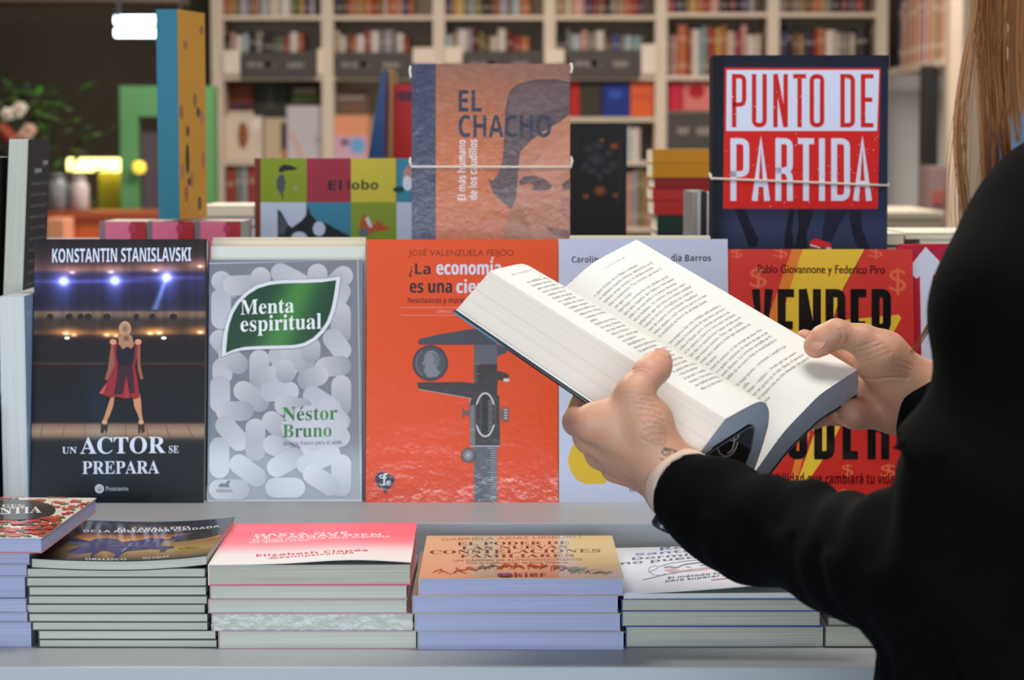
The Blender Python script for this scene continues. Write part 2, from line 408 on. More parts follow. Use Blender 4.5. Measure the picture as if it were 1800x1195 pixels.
def book(name, label, w, h, t, loc, R, cover=(60, 60, 60), pages='grey', mat=None, art=None, group=None, spine=None, back=None,
         bend=None, cover_bend=None, back_art=None, cat='book', corner=True, wrap_pages=None):
    """local x = spine to fore-edge, y = front cover to back cover, z = tail to head"""
    root = empty(name, loc, R); tag(root, label, cat, group)
    fb = None
    if bend: 
        def fb(V): V = V.copy(); V[:, 1] -= bend(V[:, 0] / w, V[:, 2] / h); return V
    def fc(V):
        V = V.copy()
        if bend: V[:, 1] -= bend(V[:, 0] / w, V[:, 2] / h)
        if cover_bend: V[:, 1] -= np.where(V[:, 1] < t * .5, cover_bend(V[:, 0] / w, V[:, 2] / h), 0)
        return V
    nx = 60 if (bend or cover_bend) else 1
    nz = 24 if (bend or cover_bend) else 1
    mb = MB(); c = lin(cover); sp = lin(spine if spine is not None else cover); bk = lin(back if back is not None else cover)
    k = 0.00055
    mb.gridbox((0.0004, 0, 0), (w, k, h), nx, fc, c, nz=nz); mb.gridbox((0.0004, t - k, 0), (w, t, h), nx, fc, bk, nz=nz)
    mb.gridbox((-0.0002, 0.0002, 0), (0.0007, t - 0.0002, h), 1, fb, sp)
    if art:
        a = art(root, w, h, t); a.into(mb, lambda u, v, o: fc(np.c_[u, -o, v]))
    if back_art:
        a = back_art(w, h, t); a.into(mb, lambda u, v, o: np.c_[u, t + o, v])
    mb.build('cover', mat or m_card, root)
    pb = MB(); pb.gridbox((0.0008, k + 0.0001, 0.0006), (w - 0.0008, t - k - 0.0001, h - 0.0006), nx, fb, nz=nz)
    pb.build('page_block', PG[pages], root)
    return root

def corners_px(loc, R, w, h):
    loc = np.asarray(loc); X, Z = R[:, 0], R[:, 2]
    return proj(np.array([loc, loc + X * w, loc + X * w + Z * h, loc + Z * h]))
def art_frame(loc, R, w, h):
    A = Art(homog(corners_px(loc, R, w, h), [(0, 0), (w, 0), (w, h), (0, h)])); A.wh = (w, h); return A

def solve_h(loc, Z, ytop):
    a, b = 0.02, 0.6
    for _ in range(40):
        m = (a + b) / 2
        if proj(loc + Z * m)[1] > ytop: a = m
        else: b = m
    return a

def standing(name, label, xl, xr, yb, ytop, t, draw=None, zb=None, D=None, lean=10, twist=0.0, **kw):
    """face-out book standing on level zb (or at distance D): bottom corners seen at xl, xr on row yb, top edge at ytop"""
    if D is None: a, b = PZ(xl, yb, zb), PZ(xr, yb, zb)
    else: a, b = P(xl, yb, D), P(xr, yb, D)
    if zb is not None and D is not None: a[2] = b[2] = zb
    X = b - a; X[1] += twist; w = np.linalg.norm(X); X = X / w; back = np.array([-X[1], X[0], 0])
    l = math.radians(lean); Z = back * math.sin(l) + np.array([0, 0, 1]) * math.cos(l)
    R = frame(X, Z); h = solve_h(a, R[:, 2], ytop)
    art = None
    if draw:
        def art(root, w_, h_, t_): A = art_frame(a, R, w, h); draw(A); return A
    return book(name, label, w, h, t, a, R, art=art, **kw), (a, R, w, h)

def lying(name, label, xl, xr, yt, yb, D, h, draw=None, rot=0.0, **kw):
    """book lying flat, tail towards the viewer: front edge seen between xl and xr at distance D, top row yt, bottom row yb"""
    a = P(xl, yt, D); b = P(xr, yt, D); t = a[2] - P(xl, yb, D)[2]
    w = b[0] - a[0]; X = np.array([math.cos(rot), math.sin(rot), 0]); Z = np.array([-math.sin(rot), math.cos(rot), 0])
    R = np.stack([X, np.array([0, 0, -1.0]), Z], 1)
    art = None
    if draw:
        def art(root, w_, h_, t_): A = art_frame(a, R, w, h); draw(A); return A
    return book(name, label, w, h, t, a, R, art=art, **kw), (a, R, w, h, t)
# ------------------------------------------------------------------ covers of the standing row
def g2(X, Y, cx, cy, rx, ry): return np.exp(-((X - cx) / rx) ** 2 - ((Y - cy) / ry) ** 2)[..., None]
def ramp(Y, stops):
    ys = [s[0] for s in stops]; return np.stack([np.interp(Y, ys, [s[1][i] for s in stops]) for i in range(3)], -1)

def art_actor(A):
    rs = np.random.RandomState(4)
    def fn(X, Y):
        c = ramp(Y, [(420,(38,34,36)),(446,(54,42,44)),(462,(84,58,62)),(474,(112,82,82)),(480,(52,46,82)),(490,(54,50,92)),(505,(48,45,80)),(530,(38,36,56)),
                     (545,(52,46,66)),(549,(128,104,86)),(556,(110,88,72)),(562,(62,52,46)),(576,(66,50,40)),(586,(98,66,44)),(590,(40,30,30)),(610,(34,27,29)),
                     (636,(32,25,26)),(639,(84,50,40)),(642,(30,24,25)),(690,(22,20,24)),(742,(18,18,22)),(746,(128,100,82)),(758,(168,136,110)),(766,(140,112,92)),
                     (775,(34,30,30)),(786,(14,16,20)),(830,(12,15,20)),(884,(10,12,16))])
        n = np.interp((X * 0.37 + np.sin(X * .11) * 9) % 37, [0, 9, 18, 27, 37], [0.9, 1.08, .94, 1.1, .9])[..., None]
        c = c * np.where((Y < 600)[..., None], n, 1)
        for cx, cy in ((112, 494), (202, 493), (293, 487)):
            c = c + g2(X, Y, cx, cy, 7, 7) * (230, 235, 250) + g2(X, Y, cx, cy, 17, 15) * (62, 70, 130) + g2(X, Y, cx, cy + 1, 60, 3.5) * (36, 38, 76) + g2(X, Y, cx, cy+22, 16, 26) * (20, 26, 56)
        t = (Y - 487) / 60.0; c = c + (np.exp(-((X - (293 - 22 * t)) / (3 + 3*t)) ** 2) * (Y > 487) * (Y < 545))[..., None] * (62, 82, 120)
        for cx, cy, r in ((116,586,1),(130,589,.7),(188,589,.9),(204,590,.8),(264,586,.9),(280,585,1),(352,584,1)):
            c = c + g2(X, Y, cx, cy, 5, 2.6) * np.array((255, 225, 180)) * r + g2(X, Y, cx, cy - 3, 22, 7) * np.array((110, 66, 26)) * r
        for cx, cy in ((127,479),(195,478),(273,475),(352,468)):
            c = c + g2(X, Y, cx, cy, 5, 2.5) * (190, 160, 140) + g2(X, Y, cx, cy - 4, 26, 8) * (80, 52, 34)
        c = c + g2(X, Y, 185, 830, 26, 70) * (2, 22, 34) + g2(X, Y, 170, 700, 22, 60) * (0, 12, 22)  # bluish window reflection painted into the print
        return c
    A.field(53, 421, 361, 884, 155, 232, fn)
    for x in (88, 122, 142, 155, 188, 240, 268, 305): A.ell(x, 557, 5 + (x % 3), 6, (48, 38, 34), n=12)
    for x in (118, 288): A.ell(x, 594, 5, 3, (250, 244, 235), n=12)
    for x0, x1 in ((76,70),(114,108),(150,147),(188,186),(221,221),(257,262),(291,300),(328,342)): A.line([(x0,746),(x1,772)], 0.8, (92,70,56))
    # the dancer on the stage
    sk, sh = (205, 140, 104), (150, 92, 66)
    A.poly([(196,602),(205,598),(204,640),(198,652),(191,668),(184,667),(190,648),(193,624)][::-1], sh)
    A.poly([(239,598),(247,602),(247,640),(252,666),(247,667),(242,650),(241,624)][::-1], sh)
    A.poly([(197,692),(190,712),(185,728),(180,742),(186,744),(193,730),(199,714),(202,692)], sk)
    A.poly([(233,692),(236,714),(243,730),(247,744),(252,742),(249,724),(248,704),(246,692)], sk)
    A.poly([(178,742),(190,741),(189,757),(186,762),(185,754),(181,762),(177,760)], (60, 38, 30)); A.poly([(243,741),(253,740),(255,758),(250,762),(248,753),(246,762),(243,761)], (60, 38, 30))
    A.ell(184, 742, 5, 4, (214,160,124), n=12); A.ell(248, 742, 5, 4, (214,160,124), n=12)
    A.poly([(200,602),(243,602),(241,628),(237,642),(242,668),(246,698),(236,702),(228,696),(222,701),(205,697),(196,699),(174,691),(186,674),(202,642),(201,622)][::-1], (150, 40, 48))
    A.poly([(205,606),(238,606),(237,630),(233,643),(237,690),(228,692),(222,660),(216,692),(200,694),(206,660),(207,640),(204,622)][::-1], (62, 30, 42))
    A.poly([(207,606),(236,606),(234,632),(228,642),(210,642),(206,628)][::-1], (30, 30, 44))
    A.poly([(222,664),(228,700),(219,698)], (168, 52, 58)); A.poly([(188,674),(182,692),(174,691)], (200, 84, 84))
    A.ell(199, 601, 6, 5, (222,150,118), n=14); A.ell(243, 601, 6, 5, (222,150,118), n=14)
    A.poly([(207,590),(232,590),(236,606),(231,613),(224,609),(216,614),(210,606)][::-1], (176, 128, 98))
    A.ell(220, 578, 10.5, 13.5, (128, 90, 70), edge=(206, 164, 132)); A.ell(222, 595, 9, 9, (92, 60, 48), edge=(190, 140, 108))
    A.text('KONSTANTIN STANISLAVSKI', 92, 336, (461.5, 459), 437.5, (212, 222, 244), 'bold')
    A.text('UN', 109.5, 135, 797, 785.5, (214, 220, 240), 'serif'); A.text('ACTOR', 141, 291, (797.5, 796), 769, (220, 226, 244), 'serif')
    A.text('SE', 297, 314, 796, 783.5, (214, 220, 240), 'serif'); A.text('PREPARA', 145, 280, (833, 832), 811, (220, 226, 244), 'serif')
    A.ell(175, 859, 8, 8, (226, 230, 240)); 
    for dx in (-3.5, 0, 3.5): A.line([(175+dx, 854), (175+dx, 861)], 1.0, (20, 24, 34))
    A.line([(171,861),(179,861)], 1.0, (20,24,34)); A.line([(175,860),(175,866)], 1.0, (20,24,34))
    A.text('P', 186, 190.5, 862.5, 855, (200, 206, 222), 'serif'); A.text('OSEIDÓN', 191, 226, 862.5, 857, (200, 206, 222), 'serif')

def pill(A, x0, y0, x1, y1, r, c0, c1):
    d = np.array([x1-x0, y1-y0], float); L = np.linalg.norm(d) + 1e-6; a0 = math.atan2(d[1], d[0]); p = []; n = 12
    for k in range(n+1): a = a0 - math.pi/2 + math.pi*k/n; p.append((x1+r*math.cos(a), y1+r*math.sin(a)))
    for k in range(n+1): a = a0 + math.pi/2 + math.pi*k/n; p.append((x0+r*math.cos(a), y0+r*math.sin(a)))
    p = np.array(p); t = (((p - (x0, y0)) @ d) / L + r) / (L + 2*r)
    c = np.asarray(c0) + (np.asarray(c1, float) - c0) * t[:, None]
    A.add(p, [range(len(p))[::-1]], c)
def art_menta(A):
    A.rect(362, 452, 636, 882, (122, 123, 132)); A.rect(362, 463, 371, 882, (104, 118, 138))
    A.line([(362,463),(629,452)], 2.2, (178,182,192)); A.line([(629,452),(635,881)], 3, (160,164,176)); A.line([(365,880),(636,879)], 3, (176,178,186))
    L = [(389,494,404,508),(388.7,524,388.7,561),(410,502,455,500),(458,487,458,504),(493.5,480,526,497),(558,481,558,510),(603,485,585,502),(599,512,590,530),(599,549,599,587),
         (386,597,397,611),(391,646,391,658),(402,625,419,640),(456,632,456,670),(489,625,505,650),(511,617,538,643),(546,610,546,620),(585,595,600,615),(572,645,600,643),(560,660,540,668),
         (387,677,387,709),(480,660,456,676),(428,687,456,707),(475,688,508,688),(502,650,502,656),(600,677,600,714),(550,696,581,716),(500,712,532,718),(397,723,429,722),(396,748,420,775),
         (449,753,449,793),(478,740,495,756),(386,786,386,823),(480,782,496,788),(545,783,556,775),(598,741,577,718),(598,768,572,775),(487,821,518,804),(539,816,581,798),
         (421,816,451,838),(385,860,421.6,860),(484,857,519,857),(600,816,600,855),(550,834,581,854),(520,760,560,752),(540,735,590,745)]
    for i, (a, b, c, d) in enumerate(L):
        hi, lo = (194, 194, 200), (150, 151, 160)
        if i % 3 == 1: hi, lo = (176, 177, 185), (192, 193, 200)
        pill(A, a, b, c, d, 17.6, hi, lo)
    A.ell(552, 750, 58, 38, (198, 198, 205), edge=(188, 188, 195))
    q = np.array([(160,1020),(170,850),(195,720),(240,590),(300,490),(390,400),(490,335),(600,300),(700,285),(850,278),(1000,275),(1150,268),(1300,248),(1275,430),(1245,570),(1200,690),
                  (1140,780),(1060,860),(960,915),(860,935),(700,940),(500,945),(350,955),(250,980)], float) / 5.431 + (360, 440)
    cen = q.mean(0)
    A.poly(((q-cen)*1.008+cen)[::-1], (70, 74, 78)); A.poly(q[::-1], (216, 218, 224))
    g = (q-cen)*(.925, .90)+cen
    x = g[:, 0]
    # green leaf in slices so that the printed sheen runs across it
    n = len(g); up = g[:13]; lowr = g[12:].tolist() + [g[0].tolist()]; lowr = np.array(lowr)[::-1]
    xs = np.linspace(g[:, 0].min()+.01, g[:, 0].max()-.01, 60)
    o = np.argsort(up[:, 0]); yu = np.interp(xs, up[o, 0], up[o, 1]); o = np.argsort(lowr[:, 0]); yl = np.interp(xs, lowr[o, 0], lowr[o, 1])
    rows = 12; pts = []; cols = []
    for j in range(rows+1):
        yy = yu+(yl-yu)*j/rows; pts.append(np.c_[xs, yy]); t = xs+(yy-548)*.42
        b = np.exp(-((t-510)/34)**2); cols.append(np.c_[24+38*b, 62+66*b, 38+16*b])
    m = len(xs); A.add(np.concatenate(pts), [(j*m+i, (j+1)*m+i, (j+1)*m+i+1, j*m+i+1) for j in range(rows) for i in range(m-1)], np.concatenate(cols))
    w = (226, 230, 232)
    A.text('Menta', 423, 517, (553, 549), 527.5, w, 'serif')
    A.text('espiritual', 423, 565, (583, 577.5), 556, w, 'serif')
    gr = lambda p: np.c_[46+10*np.sin(p[:, 0]*.08), 112+18*np.sin(p[:, 0]*.08), np.full(len(p), 50)]
    for d in (0,):
        A.text('Néstor', 497+d, 593+d, (740, 737), 716, (52,118,50), 'serif', grad=gr); A.text('Bruno', 497+d, 583+d, (769, 767), 746, (52,118,50), 'serif', grad=gr)
    A.text('Aliento fresco para el alma.', 498, 602, (783, 780), 775, (74, 76, 80), 'sans')
    A.poly([(384,856),(386,851),(391,849),(396,850),(400,845),(404,844),(405,847),(402,850),(403,854),(405,856)][::-1], (30, 28, 30))
    A.text('VERGARA', 380, 409, 865.5, 859.5, (74, 76, 80), 'bold')

def art_economia(A):
    A.field(643, 420, 981, 883, 20, 24, lambda X, Y: ramp(Y, [(420,(222,82,34)),(640,(224,76,24)),(883,(226,72,16))]))
    A.text('JOSÉ VALENZUELA FEIJÓO', 718, 903, 449.5, 439, (112, 44, 30), 'sans')
    k, w = (44, 36, 40), (212, 212, 228)
    A.text('¿La', 719, 757, 482, 463, k, 'bold'); A.text('economía', 767, 880, 482.5, 459, w, 'bold'); A.text('economía', 767.8, 880.8, 482.5, 459, w, 'bold')
    A.text('es una', 720, 794, 514.5, 492, k, 'bold'); A.text('es una', 720.8, 794.8, 514.5, 492, k, 'bold'); A.text('ciencia?', 802, 898, 515, 492, w, 'bold'); A.text('ciencia?', 802.8, 898.8, 515, 492, w, 'bold')
    A.text('Neoclásicos y marxistas', 717, 838, 532.5, 523, (78, 34, 30), 'bold')
    for y in (540.6, 554): A.line([(705, y), (905, y)], 1.0, (236, 150, 128))
    A.text('OBRAS', 768, 793, 550, 545, (236, 160, 138), 'sans')
    d = (74, 76, 84)
    A.poly([(734,602),(738,595),(780,586),(829,578),(853,578),(873,590),(873,605),(893,612),(890,620),(874,626),(874,700),(833,700),(833,606),(737,606)][::-1], d)
    A.rect(833, 606, 874, 882, (96, 98, 106))
    A.rect(833, 640, 874, 700, (62, 54, 52))
    for i in range(14): A.line([(833, 640+i*3.5), (839+(i % 5 == 0)*4, 640+i*3.5)], .7, (150, 150, 150))
    lj = np.array([(460,110),(860,105),(960,118),(1050,115),(1060,60),(1110,15),(1190,10),(1265,40),(1268,100),(1215,95),(1170,85),(1165,220),(1185,230),(1190,665),(930,665),(920,300),(935,250),(480,170)], float)/4.978+(640, 650)
    A.poly(lj[::-1], (66, 60, 60)); A.line([lj[-1], lj[-2], lj[-3]], 1.0, (190, 180, 176)); A.rect(885, 665, 895, 670.5, (206, 206, 210)); A.line([(827,784),(879,784)], 2.0, (176,176,180))
    A.rect(826, 712, 835, 782, (120, 120, 124)); 
    a = np.linspace(0, 2*math.pi, 40, endpoint=False); ov = np.c_[853+17*np.cos(a), 729+38*np.sin(a)]
    A.poly(ov[::-1], (50, 46, 46)); A.line(ov, 3.0, (196, 198, 204), True); A.rect(838, 710, 868, 748, (52, 48, 48)); A.rect(834, 712, 838, 746, (80,78,78)); A.rect(868, 712, 872, 746, (80,78,78))
    for i in range(16): A.line([(858, 704+i*3.6), (866-(i % 4 == 0)*-2, 704+i*3.6)], .8, (170, 170, 172)); A.line([(843, 704+i*3.6), (847, 704+i*3.6)], .6, (140,140,142))
    for x0, x1, y0, y1 in ((813,816,718,733),(816,825,722,729),(880,884,720,735),(884,894,716,740)): A.rect(x0, y0, x1, y1, (98, 96, 98))
    for y in (719, 724, 729, 734): A.rect(886, y, 892, y+2.4, (186, 186, 190))
    A.ell(823, 800, 13, 13, (170, 170, 172), edge=(64, 62, 64)); A.ell(823, 800, 4, 4, (210,210,214), edge=(110,110,112))
    for i in range(22): A.line([(873, 788+i*4.2), (862+(i % 5 == 0)*-6, 788+i*4.2)], .8, (186, 188, 194))
    A.ell(756.5, 638, 31, 31, (58, 58, 64), n=48); A.ell(756.5, 638, 28.5, 28.5, (92, 96, 104), edge=(74, 77, 85), n=40)
    A.poly([(745,652),(748,642),(742,640),(746,632),(746,624),(753,617),(762,616),(770,622),(773,632),(771,641),(766,646),(774,655),(768,662),(752,663)], (128, 130, 138)); A.poly([(758,619),(768,622),(773,632),(770,642),(762,640),(764,630)], (108, 110, 118))
    for q in np.linspace(2.2, 4.0, 12): A.ell(756.5+25*math.cos(q), 638+25*math.sin(q), 1, 1, (150,152,158), n=6)
    A.poly([(659,840),(663,832),(672,829),(680,832),(690,836),(694,843),(691,852),(684,857),(678,868),(673,858),(664,854)][::-1], (46, 46, 56))
    A.text('c', 667, 673, 841, 832, (214, 216, 226), 'bold'); A.text('f', 672, 681, 853, 833, (214, 216, 226), 'bold'); A.text('e', 680, 687, 853, 842, (214, 216, 226), 'bold')
    A.line([(667,850),(671,853),(675,850),(677,842)], 1.6, (214,216,226))

def art_carolina(A):
    A.rect(979, 419, 1284, 883, (192, 198, 220)); 
    A.text('Carolina', 1005, 1060, 461.5, 450.5, (48, 50, 56), 'bold'); A.text('Barros', 1204, 1250, 459, 448, (34, 34, 38), 'bold'); A.text('dia', 1180, 1198, 459.5, 447, (44, 44, 50), 'bold')
    A.rect(1004, 493, 1100, 520, (26, 26, 30))
    A.poly([(1012,690),(1000,706),(997,722),(1003,738),(1012,742),(1060,742),(1060,690)], (214, 176, 36))
    A.poly([(1014,770),(1002,792),(998,810),(1003,828),(1014,843),(1030,851),(1062,850),(1074,838),(1100,800),(1090,760)], (214, 176, 36))
    A.text('EM', 1107, 1119, 864, 858.5, (70, 70, 76), 'bold')

def art_vender(A):
    A.field(1283, 437, 1612, 881, 10, 14, lambda X, Y: ramp(Y, [(437,(208,62,54)),(600,(204,54,48)),(881,(196,44,36))]))
    A.poly([(1392,437),(1412,437),(1388,508),(1320,700),(1300,700),(1368,508)], (224, 128, 52)); A.poly([(1411,437),(1520,437),(1482,508),(1440,640),(1400,760),(1320,760),(1388,508)], (232, 190, 62))
    A.line([(1520,437),(1482,508),(1440,640)], 1.5, (150, 60, 40))
    A.poly([(1440,582),(1486,562),(1580,553),(1584,559),(1570,585),(1500,700),(1455,795),(1402,872),(1396,862),(1432,760),(1400,720)], (232, 190, 62))
    A.poly([(1408,760),(1424,760),(1396,862),(1385,862)], (224, 128, 52))
    for x0, x1, yb, yt in ((1285,1306,452,437),(1318,1348,505,468),(1360,1385,452,430),(1527,1552,452,432),(1563,1593,512,470),(1462,1502,898,858),(1320,1350,860,828),(1480,1500,835,815),(1548,1575,838,815)):
        A.text('$', x0, x1, yb, yt, (224, 104, 72), 'bold')
    A.text('Pablo Giovannone y Federico Piro', 1332, 1555, (479.5, 481), 465, (78, 24, 22), 'sans'); A.text('Pablo Giovannone y Federico Piro', 1332.6, 1555.6, (479.5, 481), 465, (78, 24, 22), 'sans')
    k = (16, 16, 18)
    A.strokes('VENDER', [(1322,1358),(1367,1396),(1404,1443),(1451,1486),(1495,1523),(1532,1566)], 508, 640, 14.2, k, .3)
    A.strokes('PODER', [(1335,1371),(1385,1419),(1431,1467),(1481,1508),(1525,1563)], 690, 807, 14.2, k, .3)
    A.text('la habilidad que cambiará tu vida', 1330, 1572, 850, 832, (92, 16, 14), 'bold')

def art_arrow(A):
    A.rect(1570, 428, 1760, 881, (186, 34, 56)); A.rect(1598, 441, 1740, 443, (120, 60, 110)); A.line([(1601,441),(1608,880)], 1.6, (120, 76, 140)); A.line([(1584,430),(1700,426)], 2.5, (206, 60, 74))
    A.poly([(1627,434),(1598,470),(1598,478),(1611,490),(1617,485),(1620,640),(1640,640),(1640,485),(1652,478),(1660,468)], (212, 216, 236))

def art_chacho(A):
    rs = np.random.RandomState(7); N = rs.rand(60, 60)
    def fn(X, Y):
        c = ramp(Y, [(112,(140,92,78)),(160,(158,94,64)),(260,(184,100,54)),(350,(190,102,48)),(503,(196,104,46))])
        u = np.clip((X - 860) / 145, 0, 1)[..., None]; v = np.clip((300 - Y) / 190, 0, 1)[..., None]
        c = c * (1 - .38 * u) + np.array((120, 88, 88)) * .38 * u
        i = ((Y - 112) / 8).astype(int) % 60; j = ((X - 726) / 8).astype(int) % 60
        return c * (0.96 + 0.08 * N[i, j][..., None])
    A.field(724, 112, 1006, 503, 72, 98, fn)
    def hair(X, Y):
        return np.broadcast_to(np.array((84, 62, 62.)), X.shape + (3,)) + 0
    A.poly([(884,278),(887,220),(888,190),(896,160),(910,148),(938,140),(975,139),(1004,144),(1003,200),(985,214),(950,234),(928,252),(914,268),(911,300),(908,340),(905,362),(898,366),(880,352),(866,338),(858,314),(866,318),(876,306)][::-1], (82, 60, 60))
    A.poly([(895,170),(910,152),(940,144),(1000,148),(1000,186),(960,196),(925,208),(905,240),(892,262)][::-1], (96, 72, 72))
    A.poly([(914,268),(928,252),(950,234),(985,214),(1003,202),(1001,415),(1000,503),(892,503),(884,420),(898,368),(907,350)][::-1], (178, 112, 82))
    A.poly([(930,300),(960,262),(1002,232),(1001,300),(960,320)][::-1], (188, 122, 92))
    A.poly([(884,420),(898,368),(910,352),(926,380),(938,420),(930,503),(892,503)][::-1], (164, 100, 62))
    A.poly([(912,318),(922,309),(940,309),(960,316),(970,326),(968,332),(950,336),(936,334),(944,328),(930,322),(914,326)][::-1], (92, 62, 58)); A.ell(944, 331, 10, 5, (86, 58, 56), edge=(122, 84, 74))
    A.poly([(987,324),(1001,314),(1001,332),(990,334)][::-1], (92, 62, 58))
    A.poly([(955,392),(975,404),(1000,404),(1000,418),(970,412)][::-1], (120, 74, 66)); A.poly([(984,345),(1001,345),(1001,384),(988,380)][::-1], (162, 98, 84))
    def spine(X, Y):
        i = (Y * 0.9).astype(int) % 60; j = (X * 1.7).astype(int) % 60
        t = 0.72 + 0.5 * N[i, (j * 7) % 60] * N[(i * 3) % 60, j]
        return np.stack([66 * t, 66 * t, 98 * t], -1)
    A.field(724, 112, 766, 503, 28, 180, spine)
    A.line([(765.5,112),(763,503)], 1.2, (58, 50, 62))
    k = (34, 42, 62)
    A.text('EL', 806, 847, 196, 158.5, k, 'bold'); A.text('CHACHO', 806, 969, 241, 202.5, k, 'bold')
    w = (222, 208, 206)
    A.text('El más humano', 804.5, 818.5, 352, 246, w, 'bold', rot=90); A.text('de los caudillos', 824.5, 838.5, 351, 245, w, 'bold', rot=90)

def art_punto(A):
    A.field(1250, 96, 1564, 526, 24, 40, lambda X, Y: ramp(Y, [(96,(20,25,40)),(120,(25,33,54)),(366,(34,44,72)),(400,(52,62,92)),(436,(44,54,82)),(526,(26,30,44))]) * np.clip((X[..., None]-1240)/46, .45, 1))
    dk = (22, 24, 40)
    A.poly([(1290,366),(1310,366),(1322,398),(1334,420),(1330,434),(1316,434),(1306,404)], dk); A.poly([(1388,366),(1398,366),(1392,400),(1396,437),(1378,437),(1380,410)], dk)
    A.poly([(1402,366),(1432,366),(1418,410),(1420,437),(1396,437),(1404,400)], dk); A.poly([(1452,368),(1492,368),(1474,396),(1462,424),(1446,424),(1446,404)], (28, 32, 56)); A.poly([(1490,366),(1514,366),(1516,404),(1530,437),(1508,437),(1498,410)], (28,30,50))
    A.poly([(1424,424),(1434,419),(1448,424),(1461,428),(1461,437),(1440,434),(1424,436)], (214, 44, 44)); A.line([(1424,430),(1442,436)], 2, (225,225,230)); A.line([(1452,436),(1461,437)], 2.5, (225,225,230))
    red, wh = (206, 34, 30), (212, 219, 240)
    A.poly([(1271,366.6),(1543,367),(1548,119.5),(1273.6,118.8)], red); A.poly([(1276.5,230),(1541.5,230),(1545.5,123),(1277.5,123)], wh)
    A.strokes('PUNTODE', [(1286.4,1312),(1321.5,1348),(1359,1385),(1394,1417),(1423,1449),(1477,1503),(1513,1535.5)], 130, 224, 8.0, (198, 34, 28), .42)
    A.strokes('PARTIDA', [(1284,1317),(1322,1353),(1363,1393.5),(1402.5,1431),(1439,1450.5),(1461,1494),(1500,1532)], 243, 353, 10.2, wh, .42)
    rs = np.random.RandomState(3)
    for i in range(90):
        x, y = rs.uniform(1275, 1543), rs.uniform(234, 364); A.ell(x, y, rs.uniform(.4, 1.3), rs.uniform(.4, 1.3), (226, 196, 200), n=6)
    for i in range(40):
        x, y = rs.uniform(1284, 1536), rs.uniform(128, 226); A.ell(x, y, rs.uniform(.4, 1.2), rs.uniform(.4, 1.3), (226, 226, 240), n=6)

# ------------------------------------------------------------------ the row on the ledge
ROW = []
def rowbook(*a, **k):
    o, g = standing(*a, zb=LZ, **k); ROW.append(o); return o, g
rowbook('paperback_book', 'paperback about acting with red-dressed dancer on a stage, leftmost facing the front', 53, 358, 884, 420.5, 0.018, art_actor, cover=(16, 18, 22), spine=(14, 14, 16), mat=m_gloss)
rowbook('paperback_book', 'shrink-wrapped grey paperback covered in pills with a green leaf', 365, 636, 881, 457, 0.015, art_menta, cover=(134,136,146), spine=(90,104,124), mat=m_gloss, lean=8)
rowbook('paperback_book', 'orange shrink-wrapped paperback showing a caliper measuring a coin', 643, 981, 883, 421, 0.017, art_economia, cover=(222,82,40), mat=m_wrap, pages='cream')
rowbook('paperback_book', 'pale blue-white paperback with yellow shapes, half hidden behind the held book', 983, 1283, 883, 420, 0.016, art_carolina, cover=(192,198,220), spine=(228,196,40), mat=m_card, pages='cream')
rowbook('paperback_book', 'red and yellow paperback with thick black title and lightning bolt', 1283, 1611, 881, 438, 0.018, art_vender, cover=(204,52,46), mat=m_gloss)
# copies standing behind the front row
y0 = PZ(500, 882, LZ)[1]
def behind(label, xl, xr, ytop, D, t, cover, pages='cream', group=None, draw=None, mat=None, lean=8, name='paperback_book'):
    return standing(name, label, xl, xr, 884, ytop, t, draw, zb=LZ, D=D, lean=lean, cover=cover, pages=pages, group=group, mat=mat)
behind('plain pale grey paperback standing right behind the pill-covered one', 368, 641, 433, y0 + 0.023, 0.040, (205, 208, 202))
behind('cream-topped thick paperback, second behind the pill-covered one', 370, 641, 423, y0 + 0.066, 0.045, (214, 208, 190))
behind('cream-topped thick paperback, third and rearmost behind the pill-covered one', 372, 642, 417, y0 + 0.114, 0.045, (214, 208, 190))
behind('cream-topped paperback standing behind the yellow-shaped pale one', 1003, 1252, 415, y0 + 0.022, 0.045, (214, 208, 190), lean=10)
behind('cream-topped paperback, rearmost behind the yellow-shaped pale one', 1003, 1250, 413.5, y0 + 0.072, 0.040, (214, 208, 190), lean=10)
behind('crimson paperback with a big white arrow, beside the shoulder', 1586, 1790, 428.5, y0 + 0.024, 0.018, (186,34,56), pages='white', draw=art_arrow, mat=m_gloss, lean=9)

# tied bundles on the raised tier
def twine(root, w, t, h, zl, zr, extra=()):
    mb = MB(); c = lin((224, 216, 198)); r = 0.0013; o = 0.0012
    loop = [(-o, -o, zl), (w*.25, -o, zl+(zr-zl)*.25), (w*.5, -o, (zl+zr)/2), (w*.75, -o, zl+(zr-zl)*.75), (w+o, -o, zr), (w+o, t*.5, zr+.006), (w+o, t+o, zr+.004), (w*.5, t+o, zr), (-o, t+o, zl+.004), (-o, t*.5, zl+.006), (-o, -o, zl)]
    mb.tube(loop, r, 6, c, cap=False)
    for x, z, dz in extra:
        q = [(x, -o, z), (x+.001*(1 if x > 0 else -1), .002, z+.6*dz), (x, .004, z+dz)]; mb.tube(q, 0.0015, 6, c)
    return mb.build('twine', M((224, 216, 198), 0.9, bump=0.4, bscale=1500), root, smooth=True)
b, (a, R, w, h) = standing('paperback_book', 'film-wrapped brown portrait paperback with blue spine strip, tied with string', 724, 1002, 503, 112, 0.045, art_chacho, zb=SZ, D=2.285, lean=4,
        cover=(150,92,66), spine=(62,60,90), pages='cream', mat=m_wrap2)
zz = lambda py: (503-py)/(503-112)*h
twine(b, w, 0.045, h, zz(289), zz(289.5), ((-.001, zz(287), .008), (w+.001, zz(287), .009), (-.001, zz(136), .012), (w+.001, zz(128), .010)))
